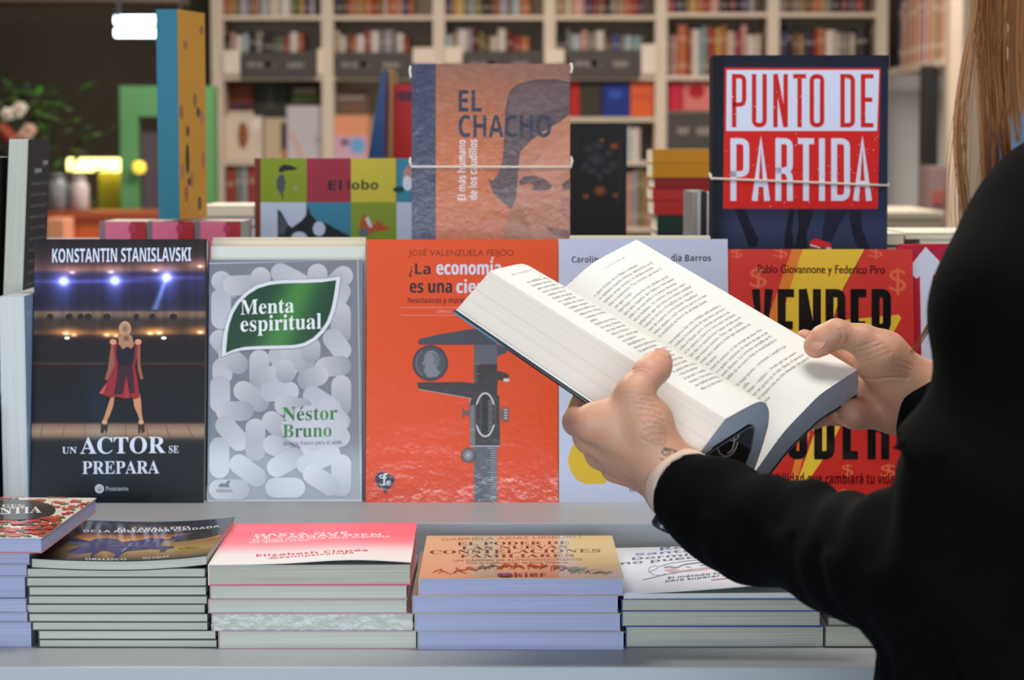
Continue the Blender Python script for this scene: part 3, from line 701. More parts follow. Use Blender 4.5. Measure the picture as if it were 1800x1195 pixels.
b, (a, R, w, h) = standing('paperback_book', 'dark blue paperback with red and white poster title, tied with string', 1252, 1559, 524, 97, 0.040, art_punto, zb=SZ, D=2.31, lean=3,
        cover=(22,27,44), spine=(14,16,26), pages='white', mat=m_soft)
zz = lambda py: (524-py)/(524-97)*h
twine(b, w, 0.040, h, zz(321), zz(334), ((-.001, zz(322), .004),))

# thin books seen edge-on beside the poster-title bundle
xs = 1216
for wd, cv, pg, lb in ((7,(150,146,140),'white','grey thin paperback on edge, first of four beside the dark blue bundle'),(8,(188,182,176),'white','white thin paperback on edge, second of four beside the dark blue bundle'),
                       (10,(24,24,26),'grey','black thin paperback on edge, third of four beside the dark blue bundle'),(12,(226,208,192),'cream','cream thin paperback on edge, beside the dark blue bundle')):
    D = 2.36; a = P(xs, 500, D); b_ = P(xs+wd, 500, D); top = P(xs, 336+random.Random(wd).randint(0, 3), D)[2]; a[2] = SZ; t = b_[0]-a[0]
    R = np.stack([(0, 1, 0), (-1, 0, 0), (0, 0, 1)], 1).astype(float)      # spine towards the viewer
    book('paperback_book', lb, 0.13, top-SZ, t-.0004, (b_[0], D, SZ), R, cover=cv, pages=pg, mat=m_card); xs += wd

# things further back on the tier
def flat_on(name, label, xl, xr, yt, D, zb, t, draw=None, **kw):
    return standing(name, label, xl, xr, 470, yt, t, draw, zb=zb, D=D, lean=kw.pop('lean', 0.5), **kw)
def art_lobo(A):
    G, MG, Y, T, Wt, OG = (128,142,38), (150,48,64), (190,176,62), (58,124,150), (182,190,210), (124,142,46)
    for i, x in enumerate((458, 539, 617, 697)): A.rect(x, 278, x+ (81 if i == 0 else 79), 355.5, (G, MG, Y, T)[i]); A.rect(x, 355.5, x+80, 434, (Wt, T, OG, Wt)[i]); A.rect(x, 434, x+80, 474, (MG, Y, T, G)[i])
    A.rect(449, 278, 457, 474, (112, 52, 36))
    k = (34, 36, 42)
    A.poly([(489,300),(492,293),(500,289),(512,291),(524,296),(516,299),(500,300),(496,304)][::-1], k); A.poly([(486,316),(492,307),(499,307),(502,320),(500,334),(494,342),(487,332)][::-1], (72,78,84)); A.line([(496,340),(497,350)], 2, k); A.ell(519, 331, 4, 4, (140,150,120))
    A.text('El', 577, 601, 334, 317, k, 'bold'); A.text('lobo', 611, 665, 333, 317, k, 'bold')
    A.poly([(488,415),(488,368),(494,372),(507,395),(513,400),(530,388),(538,378),(543,362),(546,376),(556,388),(572,391),(590,402),(616,415),(616,440),(488,440)][::-1], k)
    A.poly([(489,412),(491,374),(506,396),(500,412)][::-1], (74,78,86)); A.ell(561, 402, 11, 13, (182,190,210), n=20); A.ell(526, 418, 14, 11, (182,190,210), n=20)
    A.poly([(632,395),(640,374),(650,384),(658,396),(664,386),(676,398),(685,398),(682,404),(668,406),(655,408),(648,414),(636,414)][::-1], (176, 78, 48)); A.poly([(641,384),(648,380),(655,398),(650,401)][::-1], (196,198,204)); A.ell(639, 408, 9, 7, (92,104,116))
    A.ell(722, 312, 14, 22, (176,128,124)); A.ell(716, 322, 8, 13, (200,206,216)); A.ell(701, 333, 10, 5, (40,52,60))
flat_on('picture_book', 'wide children\'s picture book patterned in coloured squares', 449, 776, 278, 2.72, SZ, 0.02, art_lobo, cover=(112,52,36), mat=m_soft, cat='book')
def art_black(A):
    A.rect(985, 218, 1101, 460, (20, 17, 16))
    for x, y, rx, ry in ((1035,262,12,9),(1052,256,14,10),(1070,270,11,9),(1048,280,22,16),(1030,292,12,10),(1078,290,12,10),(1054,308,8,14),(1040,300,16,8),(1066,300,14,8)): A.ell(x, y, rx, ry, (58, 58, 60), edge=(22,19,18), n=16)
    for x, y, r in ((1080,257,10),(1055,335,14),(1058,246,6),(1030,345,8),(1082,343,7)): A.ell(x, y, r, r*.8, (150, 76, 20), edge=(30,20,14), n=16)
    A.line([(1012,232),(1014,262),(1008,290)], 2, (50,32,22)); A.line([(1090,232),(1092,300),(1086,360)], 2, (52,34,22)); A.line([(1012,376),(1096,376)], 1.5, (44,36,30))
flat_on('hardback_book', 'black hardback with small orange and grey ornament, right of the portrait bundle', 985, 1101, 220, 2.9, SZ, 0.03, art_black, cover=(20,17,16), mat=m_card)
flat_on('paperback_book', 'bright red paperback with dark title band, left of the portrait bundle', 692, 790, 148, 3.45, SZ, 0.025, lambda A: (A.rect(692,146,790,470,(196,34,32)), A.rect(696,160,728,178,(126,32,44)), A.ell(716,168,14,8,(96,34,60))), cover=(196,34,32))

# leaning stack of yellow and red books lying flat
D = 3.1; ys = [(262,286.5,(212,142,26),'mustard yellow hardback lying on top of the yellow and red pile'),(287,312,(208,138,24),'mustard yellow hardback, second of the yellow and red pile'),(313,331,(150,32,28),'dark red hardback, third of the yellow and red pile'),
        (332,352,(190,46,44),'red hardback, fourth of the yellow and red pile'),(353,378,(184,44,38),'red hardback under the middle of the yellow and red pile'),(379,409,(30,52,40),'dark green hardback near the foot of the yellow and red pile'),(410,444,(60,44,40),'brown hardback at the foot of the yellow and red pile')]
zt = None
for i, (ya, yb, c, lb) in enumerate(ys):
    x0 = 1147 + (3 if i == 2 else 0) + (2 if i > 3 else 0) + (6 if i > 4 else 0); a = P(x0, ya, D); b2 = P(1345, ya, D); zb_ = P(x0, yb+.6, D)[2] if i < 6 else SZ
    t = a[2]-zb_
    R = np.stack([(0, 1, 0), (0, 0, -1), (-1, 0, 0)], 1).astype(float)     # spine towards the viewer
    book('hardback_book', lb, 0.14, b2[0]-a[0], t-.0003, (b2[0], D, a[2]), R, cover=c, pages='cream', mat=m_card)

# pink books lying in a row with the tall two-coloured box book on them
for i, (x0, x1, lb) in enumerate(((176,257,'pink and red book lying flat, leftmost of three behind the stage-cover paperback'),(259,341,'pink and red book lying flat under the tall blue and yellow book'),(343,424,'pink and red book lying flat, rightmost of the three pink ones'))):
    D = 2.62
    def dr(A, x0=x0, x1=x1):
        A.rect(x0, 386, x0+9, 470, (120, 104, 108)); A.rect(x0+9, 386, x0+(x1-x0)*.66, 470, (216, 104, 134)); A.rect(x0+(x1-x0)*.66, 386, x1, 470, (168, 22, 30)); A.ell(x0+(x1-x0)*.69, 402, 6, 9, (170,40,80))
    standing('board_book', lb, x0, x1, 460, 389, 0.11, dr, zb=SZ, D=D, lean=0.2, cover=(216,104,134), spine=(120,104,108), mat=m_card)
D = 2.64; a = P(276, 389, D); zb_ = P(276, 388.2, 2.62)[2] + .0008; top = P(276, 16, D)[2]; b2 = P(316, 389, D)
R = np.stack([(0, 1, 0), (-1, 0, 0), (0, 0, 1)], 1).astype(float)
def art_yel(w, h, t):
    A = Art(np.eye(3)); A.poly([(0,0),(w,0),(w,h),(0,h)], (206, 146, 44)); rs = np.random.RandomState(5)
    for i in range(14): A.ell(rs.uniform(.1,.9)*w, rs.uniform(.05,.95)*h, .006, rs.uniform(.004,.012), [(150,104,70),(176,120,96),(90,70,50)][i % 3], n=10)
    A.ell(w*.3, h*.29, .006, .018, (60,56,40), n=12); return A
tt = b2[0]-a[0]
# spine (blue) faces the viewer, one cover (yellow) is seen at a slant on the right
zrot = math.radians(-14)
X = np.array([math.sin(-zrot)*1.0, math.cos(zrot), 0]); Yv = np.array([math.cos(zrot), -math.sin(-zrot), 0])
R = frame(X, (0, 0, 1)); 
o_ = np.array([b2[0], D, zb_])
book('hardback_book', 'tall blue and mustard book standing on the pink books', 0.085, top-zb_, tt, o_, R, cover=(206,146,44), spine=(58,124,146), pages='cream', mat=m_card, art=lambda r, w, h, t: art_yel(w, h, t))
# white and blue-grey low pile right of it
D = 2.95
for ya, yb, c, lb, pg in ((362,381,(206,198,182),'cream paperback on top of the low pile behind the pill cover','cream'),(382,398,(84,104,130),'blue-grey paperback in the low pile behind the pill cover','white'),(399,450,(196,190,184),'white book at the foot of the low pile behind the pill cover','white')):
    lying('paperback_book', lb, 347+(4 if c[0] < 100 else 0), 446, ya, yb if yb < 440 else 447.5, D, 0.18, cover=c, pages=pg)
# blue book leaning like a tent, next to it a tan one
D = 3.3; root = empty('open_book', P(655, 430, D)*(1, 1, 0)+(0, 0, SZ)); tag(root, 'blue-covered book standing half open like a tent', 'book')
z1 = P(675, 121, D)[2]-SZ; xl = P(622, 430, D)[0]-root.location[0]; xr = P(670, 430, D)[0]-root.location[0]; xt = P(675, 121, D)[0]-root.location[0]
mb = MB(); mb.prism([(xl,0),(xl+.004,0),(xt,z1-.002),(xt-.002,z1)], -.0, .13, lin((26,74,124))); mb.build('cover', m_card, root); mb = MB(); mb.prism([(xr-.004,0),(xr,0),(xt+.001,z1),(xt-.001,z1-.003)], 0, .13, lin((26,74,124))); mb.build('cover', m_card, root)
mb = MB(); mb.prism([(xl+.006,.001),(xr-.005,.001),(xt-.001,z1-.006)], .001, .128, lin((24,66,116))); mb.build('page_block', m_card, root)
D = 3.45; a = P(672, 400, D); b2 = P(692, 400, D); R = np.stack([(0, 1, 0), (-1, 0, 0), (0, 0, 1)], 1).astype(float)
book('hardback_book', 'tan hardback on edge between the blue tent book and the red paperback', 0.16, P(680,122,D)[2]-SZ, b2[0]-a[0], (b2[0], D, SZ), R, cover=(176,132,74), pages='cream', mat=m_card)
# white blocks of pages right of the poster-title bundle
D = 2.42
for xl_, xr_, ya, yb, c, lb in ((1559,1590,411,430,(220,212,190),'short cream paperback lying right of the dark blue bundle'),(1592,1760,409,420,(236,228,206),'cream paperback topmost of the pile behind the arrow cover'),(1618,1760,421,434,(228,224,214),'white paperback second in the pile behind the arrow cover')):
    z0 = P(xl_, yb, D)[2]; lying('paperback_book', lb, xl_, xr_, ya, yb, D, 0.15, cover=c, pages='cream')
lying('paperback_book', 'thick white book under the pile behind the arrow cover', 1556, 1770, 435, 497, D, 0.17, cover=(200,194,184), pages='cream')

# ------------------------------------------------------------------ books on edge at the left end
def edge_book(name, label, xl, xr, ytop, ybot, D, depth, cover, pages, zb=None, lean=0.0, back_art=None, back=None, mat=None, turn=0):
    """fore-edge towards the viewer, back cover turned to the right"""
    q = math.radians(turn); X = np.array([-math.sin(q), -math.cos(q), 0]); l = math.radians(lean)
    Y = np.array([math.cos(q), -math.sin(q), 0]); Z = np.array([0, 0, 1.0])*math.cos(l)+Y*math.sin(l); Y = Y*math.cos(l)-np.array([0, 0, 1.0])*math.sin(l)
    R = np.stack([X, Y, Z], 1); a = P(xl, ybot, D)
    if zb is not None: a[2] = zb
    t = (P(xr, ybot, D)-P(xl, ybot, D))[0]; h = solve_h(a, Z, ytop)
    o = a-X*depth
    return book(name, label, depth, h, t, o, R, cover=cover, pages=pages, back=back, back_art=back_art, mat=mat)
def blurb(w, h, t):
    A = Art(np.eye(3)); rs = np.random.RandomState(2)
    A.text('la pequeña', w*.30, w*.62, h*.87, h*.87+.005, (206,206,206), 'bold'); A.text('y el gran', w*.66, w*.9, h*.90, h*.90+.005, (206,206,206), 'bold')
    for i in range(22):
        z = h*.82-i*.0105
        if z < .02: break
        A.text('una historia de silencio y de memoria que vuelve'[(i*5) % 12:(i*5) % 12+34], w*.16, w*.9, z, z+.0042, (140,140,142), 'sans', res=1)
    return A
# (on the back cover the text runs from the spine side outwards as seen from the right)
def blurb_r(w, h, t):
    A = blurb(w, h, t)
    A.v = [np.c_[w-p[:, 0], p[:, 1]] for p in A.v]; A.f = [f[::-1] for f in A.f]; return A
ZB = P(0, 690, 2.14)[2]
blk = MB(); q0 = P(-60, 690, 2.14); blk.box((q0[0], 2.0, LZ), (P(40, 690, 2.14)[0], 2.22, ZB), lin((34,33,34)))
o = blk.build('display_block', M((34, 33, 34), 0.6)); bv = o.modifiers.new('edge', 'BEVEL'); bv.width = .002; tag(o, 'black display block under the dark large book at the left end', 'block')
edge_book('paperback_book', 'dark-covered thick book on edge with lines of white blurb, left end', -2, 34, 243, 690, 2.13, 0.10, (36,36,38), 'grey', zb=ZB, lean=3.2, back=(44,43,46), back_art=blurb_r, mat=m_soft)
edge_book('paperback_book', 'grey-paged book on edge cut by the left border of the picture', -46, -11, 275, 690, 2.12, 0.10, (30,30,32), 'shade', zb=ZB, lean=2.4, mat=m_soft)
edge_book('paperback_book', 'pale blue book on edge beside the stage-cover paperback', 6, 50, 521, 882, 2.035, 0.13, (176,196,216), 'white', zb=LZ, lean=-0.2, back=(150,186,222), mat=m_gloss)
# ------------------------------------------------------------------ stacks lying on the table top
OUT = []
def stack(label_fn, xs, ys, depth, pages, cover, D=1.690, draw_top=None, top_kw=None, group=None, name='paperback_book', cov2=None, seed=1):
    rs = random.Random(seed); n = len(xs)
    for i in range(n):
        kw = dict(cover=cover if not cov2 else cov2(i), pages=pages if isinstance(pages, str) else pages[i], group=group, mat=m_card)
        ya, yb = ys[i], ys[i+1]; dr = None
        if i == 0: dr = draw_top; kw.update(top_kw or {})
        rot = kw.pop('rot', rs.uniform(-.008, .008)); d = D+(rs.uniform(-.002, .003) if i else 0)
        o, _g = lying(name, label_fn(i), xs[i][0], xs[i][1], ya, yb, d, depth, dr, rot=rot, **kw)
        OUT.append((o, _g))
ORD = ['top','second','third','fourth','fifth','sixth','seventh','eighth','ninth','tenth','eleventh','twelfth']
def ords(i, n): return 'lowest' if i == n-1 else ORD[i]

def art_flower(A):
    A.rect(-80, 868, 175, 950, (236, 230, 216)); rs = np.random.RandomState(11)
    for k in range(120):
        x, y = rs.uniform(-70, 165), rs.uniform(871, 944); s = 0.5+(y-868)/75*.8; c = [(208,72,52),(196,58,44),(216,92,66)][k % 3]
        for j in range(5): A.ell(x+rs.uniform(-8, 8)*s, y+rs.uniform(-1.6, 1.6)*s, rs.uniform(4, 8)*s, rs.uniform(1.2, 2.2)*s, c, n=10)
        A.line([(x+8*s, y+2*s), (x+14*s, y+.5*s), (x+17*s, y-3*s)], 1.3*s, (70,84,40)); A.line([(x+12*s, y+2*s), (x+19*s, y+2*s)], 1.6*s, (84,98,52))
    a = np.linspace(0, 2*math.pi, 44, endpoint=False); A.poly(np.c_[20+78*np.cos(a), 898+18*np.sin(a)][::-1], (44, 34, 26))
    A.text('GEN', 4, 44, 893.5, 888.5, (226,220,210), 'serif'); A.text('NTIA', 0, 73, (906,903), 895, (236,232,226), 'serif'); A.line([(0,905),(16,904.5)], 1.5, (220,214,206))
def art_cab(A):
    A.field(40, 910, 425, 995, 100, 60, lambda X, Y: ramp(Y, [(912,(40,46,66)),(934,(34,38,52)),(937,(150,84,40)),(946,(206,150,70)),(950,(150,116,74)),(964,(178,148,98)),(975,(120,98,66)),(981,(46,52,44)),(994,(24,28,26))]) * np.clip((X[..., None]-60)/90, .35, 1))
    A.poly([(300,950),(330,938),(352,932),(380,930),(404,931),(396,944),(360,948)][::-1], (44, 42, 48))
    A.ell(235, 948, 26, 3.5, (244, 226, 120), edge=(214,164,80))
    hz = (44, 50, 104)
    A.poly([(115,945),(134,944),(158,948),(167,944),(191,942),(208,944),(215,948),(229,946),(253,944),(263,941),(277,942),(299,945),(303,940),(327,938),(320,945),(287,948),(282,956),(306,958),(306,961.5),(294,963),(289,968.5),(279.5,967.5),(282,963),(263,961.5),(222,965),(210,972),(210,977),(198,977),(203,970),(191,965),(177,965),(165,972),(167,976),(158,976),(162,967.5),(134,971),(115,967.5),(128,962),(140,958)][::-1], hz)
    A.poly([(120,950),(156,951),(158,957),(140,958),(122,955)][::-1], (86, 92, 116)); A.line([(232,950),(214,965)], 2, (110,150,210)); A.line([(196,956),(270,958)], 2, (60,70,140))
    A.text('ROBERT FISHER', 229, 321, 924, 921, (150, 84, 54), 'bold'); A.text('EL CABALLERO', 207, 333, (928.4, 926.8), 924.2, (226,228,236), 'bold'); A.text('DE LA ARMADURA OXIDADA', 147, 386, (933.4, 929.6), 929.4, (226,228,236), 'bold')
    A.ell(334, 964.5, 26, 4.4, (176, 158, 40)); A.ell(334, 964.5, 22, 3.2, (120,112,40)); A.text('2.000', 322, 346, 966, 963.2, (226,208,90), 'bold')
    A.text('OBELISCO', 150, 222, (981, 980.4), 977.4, (206,208,206), 'bold'); A.text('Grupal', 251, 296, (979, 978), 975.6, (206,208,206), 'bold')
def art_pink(A):
    def fn(X, Y):
        t = (Y-(914-(X-400)*.012))/80.0
        return ramp(t, [(0,(238,108,132)),(.35,(250,104,122)),(.52,(246,128,146)),(.66,(240,190,200)),(.76,(238,226,228)),(1,(238,236,234))])
    A.field(355, 908, 740, 1002, 90, 60, fn)
    w, r = (248, 226, 228), (226, 70, 92)
    A.text('HASTA QUE', 448, 611, (942.6, 938.8), 938.6, w, 'bold'); A.text('TE CAIGAS BIEN', 445, 670, (947, 941.6), 943.2, w, 'bold')
    A.text('Trabaja en ti para estar orgullosa', 443, 685, (951.3, 945), 948, w, 'bold'); A.text('de quien eres', 439, 540, (954.6, 952), 951.8, w, 'bold')
    A.text('Elizabeth Clapés', 450, 647, (979, 973.6), 974.6, r, 'bold'); A.text('@esmipsicologa', 472, 622, (983, 978), 980, r, 'bold')
def art_kier(A):
    def fn(X, Y):
        c = ramp(Y, [(937,(218,196,160)),(975,(212,184,150)),(1000,(212,172,142)),(1020,(208,166,138))])
        return c
    A.field(728, 934, 1100, 1020, 75, 30, fn)
    b, rd, dk = (66, 42, 36), (140, 52, 34), (58, 48, 44)
    A.text('GABRIELA ARIAS URIBURU', 775.6, 1021, (950.4, 946), 945.6, (130,108,84), 'sans'); A.text('EL PODER DE', 803, 1001, (958.6, 956.4), 953.2, b, 'serif'); A.text('LAS NUEVAS', 811, 997, (966, 963.4), 960.6, b, 'serif')
    A.text('CONSTELACIONES', 755.6, 1055.6, (973.6, 970.6), 967.6, b, 'serif'); A.text('FAMILIARES', 808, 1009, (980.4, 979), 975, (104,44,34), 'serif')
    A.text('UN CAMINO DE AUTOCONOCIMIENTO', 797, 1023, (987, 985), 983.6, dk, 'sans'); A.text('Con la colaboración de Paula Wesener', 820, 1001, (991, 990), 988.2, dk, 'sans')
    rs = np.random.RandomState(9)
    for x0, c in ((772,(176,84,48)),(800,(160,70,40)),(822,(176,88,50)),(846,(110,84,62)),(862,(96,78,60)),(884,(166,60,34)),(904,(168,62,36)),(930,(160,58,34)),(950,(170,66,40)),(972,(160,60,36)),(990,(120,96,76)),(1010,(112,94,80)),(1030,(190,140,70)),(1052,(196,150,80))):
        y0_ = 1005-12*math.exp(-((x0-905)/110)**2)
        for j in range(3):
            q = [(x0+rs.uniform(-12, 2), y0_+rs.uniform(2, 8)), (x0+rs.uniform(-4, 8), y0_+rs.uniform(-2, 3)), (x0+rs.uniform(4, 24), y0_+rs.uniform(-1, 8))]; A.line(rpath(q, 6), rs.uniform(1.2, 2.4), c)
        A.ell(x0+3, y0_-1, 2.6, 1.2, c, n=10)
    A.ell(888, 1012, 14, 3, (62, 50, 130)); A.poly([(888,1012.4),(882,1011),(889,1009.6)], (150,150,200)); A.text('kier', 904, 960, (1014.2, 1013.4), 1008.6, (58,40,96), 'bold')
def art_white(A):
    A.field(1060, 940, 1500, 1060, 90, 60, lambda X, Y: np.broadcast_to(np.array((232., 234, 238)), X.shape+(3,)))
    bl, dk, gy = (48, 64, 140), (58, 60, 50), (110, 112, 124)
    A.text('Ra', 1160, 1202, (969, 965.5), 963.5, bl, 'bold'); A.text('Santan', 1116, 1242, (977.5, 971), 973.2, bl, 'bold'); A.text('Dormir c', 1111, 1252, (985, 978), 980.4, dk, 'bold'); A.text('no puedes', 1091, 1262, (993, 982.6), 988, dk, 'bold')
    for q in ([(1140,1006),(1152,1003),(1158,998),(1150,995),(1140,1000),(1140,1006),(1150,1012)], [(1158,998),(1180,992),(1210,989),(1262,988)], [(1152,1012),(1162,1014),(1170,1010)], [(1130,1020),(1170,1012),(1260,1000)]): A.line(rpath(q, 6), 1.1, (92,100,132))
    A.poly([(1167,1004),(1182,1001),(1196,1006),(1230,1003),(1270,1001),(1270,1004),(1220,1008),(1180,1009)][::-1], (206,168,156)); A.line(rpath([(1167,1000),(1176,998),(1190,1001),(1200,996),(1240,992),(1280,994)], 4), 2.2, (116,118,106)); A.line([(1206,1000),(1214,1001)], 1, dk); A.line([(1230,998),(1244,999)], 1, dk)
    A.text('El método com', 1174, 1284, (1020, 1014.6), 1016.4, dk, 'bold'); A.text('para superar el', 1170, 1282, (1025, 1019.6), 1021.6, dk, 'bold'); A.line([(1250,1026),(1290,1024)], 1.5, (206,120,120))

m_lamg = m_gloss
# far left stack, cut by the picture edge
n = 6
stack(lambda i: f'lavender-edged paperback under the flowered book, {ords(i, n)} of that stack at the left border', [(-120,53),(-118,48),(-116,45),(-119,47),(-117,49),(-120,56)], [971.5,992,1013,1052,1077,1093,1138], 0.2, 'lav', (150,150,170), seed=3, D=1.694)
lying('hardback_book', 'book with red flowers on cream and a dark oval, lying at the left border', -140, 75, 944, 971, 1.672, 0.192, art_flower, cover=(226,216,200), back=(206,120,100), spine=(226,216,200), pages='lav', mat=m_gloss, rot=-.03)
n1 = 10
bend1 = lambda u, v: .0042*(2*u-1)**2*(np.where(u > .5, 1, .5))-.002
stack(lambda i: 'dark paperback of two charging horsemen, topmost of its tall stack' if i == 0 else f'thin grey-edged paperback, {ords(i, n1)} in the tall stack under the horsemen cover',
      [(54,364),(46,361),(46,363),(50,363),(49,365),(45,361),(50,366),(56,366),(67,380),(68,382)], [981,998.5,1015,1031,1047,1062,1078,1093,1108,1124,1138], 0.178, 'grey', (70,72,74), D=1.694,
      draw_top=art_cab, top_kw=dict(cover=(26,30,36), mat=m_gloss, bend=bend1, rot=.004), seed=5, cov2=lambda i: (70,74,70))
n2 = 5
stack(lambda i: 'pink and white paperback topmost of its stack' if i == 0 else ('grey-edged paperback in torn clear film, fourth in the stack under the pink cover' if i == 3 else f'grey-edged paperback, {ords(i, n2)} in the stack under the pink cover'),
      [(366,722),(369,716),(366,716),(372,727),(384,733)], [992,1029,1053.5,1078,1109,1141], 0.187, ['shade','grey','grey','grey','grey'], (206,120,150), D=1.689,
      draw_top=art_pink, top_kw=dict(cover=(238,232,232), spine=(238,200,206), back=(220,80,110), mat=m_card, rot=.018, cover_bend=lambda u, v: .0035*np.exp(-((u-.72)/.3)**2)*(1-v)**2), seed=6, cov2=lambda i: (176,140,156))
# torn clear film round the fourth book of the pink stack
o, (a_, R_, w_, h_, t_) = OUT[-2]
m_film = bpy.data.materials.new('clear_film'); m_film.use_nodes = True; nt = m_film.node_tree; nt.nodes.clear()
out = nt.nodes.new('ShaderNodeOutputMaterial'); mx = nt.nodes.new('ShaderNodeMixShader'); tr = nt.nodes.new('ShaderNodeBsdfTransparent'); gl = nt.nodes.new('ShaderNodeBsdfGlossy'); gl.inputs['Roughness'].default_value = .30; gl.inputs['Color'].default_value = (.8, .82, .84, 1)
tc = nt.nodes.new('ShaderNodeTexCoord'); no = nt.nodes.new('ShaderNodeTexNoise'); no.inputs['Scale'].default_value = 90; no.inputs['Detail'].default_value = 5; bp = nt.nodes.new('ShaderNodeBump'); bp.inputs['Strength'].default_value = .5; bp.inputs['Distance'].default_value = .004
nt.links.new(tc.outputs['Object'], no.inputs['Vector']); nt.links.new(no.outputs['Fac'], bp.inputs['Height']); nt.links.new(bp.outputs['Normal'], gl.inputs['Normal'])
mx.inputs[0].default_value = .05; nt.links.new(tr.outputs[0], mx.inputs[1]); nt.links.new(gl.outputs[0], mx.inputs[2]); nt.links.new(mx.outputs[0], out.inputs['Surface'])
mb = MB(); rsf = np.random.RandomState(4); nx_, ny_ = 90, 9; V = []
for j in range(ny_):
    for i in range(nx_):
        u = i/(nx_-1); e = .0006+.0022*abs(rsf.normal(0, .5))*(np.exp(-u*9)+np.exp(-(1-u)*12)*.6+.12); V.append((u*(w_+.001)-.0005, t_*(.03+.94*j/(ny_-1)), -e))
mb.add(V, [(j*nx_+i, j*nx_+i+1, (j+1)*nx_+i+1, (j+1)*nx_+i) for j in range(ny_-1) for i in range(nx_-1)]); mb.build('clear_film', m_film, o, smooth=True)
n3 = 4
stack(lambda i: 'tan paperback with ornate dark title, topmost of its stack' if i == 0 else f'lavender-edged paperback, {ords(i, n3)} in the stack under the tan cover',
      [(736,1097),(725,1088),(729,1092),(734,1098)], [1016,1047,1078.5,1110,1143], 0.186, 'lav', (168,160,156), D=1.685, draw_top=art_kier, top_kw=dict(cover=(220,178,136), mat=m_gloss, rot=.004), seed=8)
n4 = 4
stack(lambda i: 'white paperback about sleeping, topmost of the stack below the sleeve' if i == 0 else f'grey-edged paperback, {ords(i, n4)} in the stack below the black sleeve',
      [(1097,1440),(1093,1440),(1093,1443),(1100,1449)], [1042,1053,1074,1101,1138], 0.192, ['white','shade','shade','shade'], (60,80,140), D=1.693, draw_top=art_white,
      top_kw=dict(cover=(230,232,236), spine=(220,222,228), mat=m_gloss, rot=.03, cover_bend=lambda u, v: .010*u**1.6*(1-v*.6)), seed=9)
n5 = 3
stack(lambda i: f'grey-edged paperback, {ords(i, n5)} of the stack almost hidden by the elbow', [(1458,1800),(1455,1800),(1450,1800)], [1060,1085,1100,1137], 0.21, 'shade', (90,84,80), D=1.695, seed=12)
# ------------------------------------------------------------------ white bookcase along the back
BD = 10.0
def bx(px, D=BD): return (px-900)/F*D/ (1) * 1.0
def wx(px, D=BD): return P(px, 300, D)[0]
def wz(py, D=BD): return P(900, py, D)[2]
case = empty('bookcase', (wx(965), BD, 0)); tag(case, 'tall cream bookcase of many bays along the back of the shop', 'bookcase')
O = np.array([wx(965), BD, 0])
m_case = M((206, 190, 170), 0.6); m_caseback = M((168, 150, 128), 0.8)
def cpart(name, lo, hi, m=m_case):
    mb = MB(); mb.box(np.array(lo)-O, np.array(hi)-O); return mb.build(name, m, case)
UP = [384, 577, 772, 966, 1161, 1357, 1547]
for i, u in enumerate(UP): cpart('upright', (wx(u)-.026, BD, 0), (wx(u)+.026, BD+.3, 2.9))
cpart('back_panel', (wx(384), BD+.302, 0), (wx(1547), BD+.315, 2.9), m_caseback)
cpart('top_board', (wx(384)-.026, BD, 2.901), (wx(1547)+.026, BD+.315, 2.93))
SHY = [-330, -190, -80, 27, 133, 206, 283, 400, 520, 640, 760]
for k in range(6):
    for y in SHY:
        yy = y
        if y == 27 and k >= 4: yy = 22
        if y == 206 and k in (0, 1, 2): continue
        if y == 206 and k == 4: yy = 196
        z = wz(yy)
        cpart('shelf', (wx(UP[k])+.0265, BD+.004, z-.019), (wx(UP[k+1])-.0265, BD+.3, z))
m_sign = M((62, 54, 50), 0.6)
# dark section signs over the fronts of the shelves, white cards at their ends
signs = [(0,426,557,92,137),(1,592,724,92,137),(2,815,952,90,137),(3,1000,1123,88,137),(4,1172,1344,197,264)]
BAYN = ['first','second','third','fourth','fifth','sixth']
for k, x0, x1, y0_, y1 in signs:
    r = empty('shelf_sign', (wx((x0+x1)/2), BD-.012, wz(y1))); tag(r, f'dark grey section sign on the {BAYN[k]} bay of the cream bookcase', 'sign', 'section signs on the cream bookcase')
    w = wx(x1)-wx(x0); h = wz(y0_)-wz(y1); mb = MB(); mb.box((-w/2, 0, 0), (w/2, .01, h)); c = lin((128,118,112))
    for a, b in (((.08, .22), (.30, .62)) if k != 4 else ((.1, .3),)):
        mb.box((-w/2+a*w, -.001, h*.42), (-w/2+(a+.12)*w, 0, h*.60)); mb.box((-w/2+b*w, -.001, h*.40), (-w/2+(b+.22)*w, 0, h*.60)) if b < .7 else None
    mb.mi = [0]*6+[1]*(len(mb.mi)-6); mb.build('sign_board', [m_sign, M((130,120,114), .6)], r)
for i, (x0, x1, y0_, y1, lb) in enumerate(((395,424,88,131,'cream card left of the first section sign'),(560,570,86,131,'cream card right of the first section sign'),(727,764,84,112,'cream card right of the second section sign'),
        (783,812,83,112,'cream card left of the third section sign'),(958,992,86,112,'cream card left of the fourth section sign'),(1126,1152,78,131,'cream card right of the fourth section sign'),(1148,1164,262,240,''))):
    if not lb: continue
    mb = MB(); mb.box((wx(x0), BD-.016, wz(y1)), (wx(x1), BD-.004, wz(y0_))); o = mb.build('shelf_card', M((222,206,188), .6)); tag(o, lb+' on the bookcase', 'card')

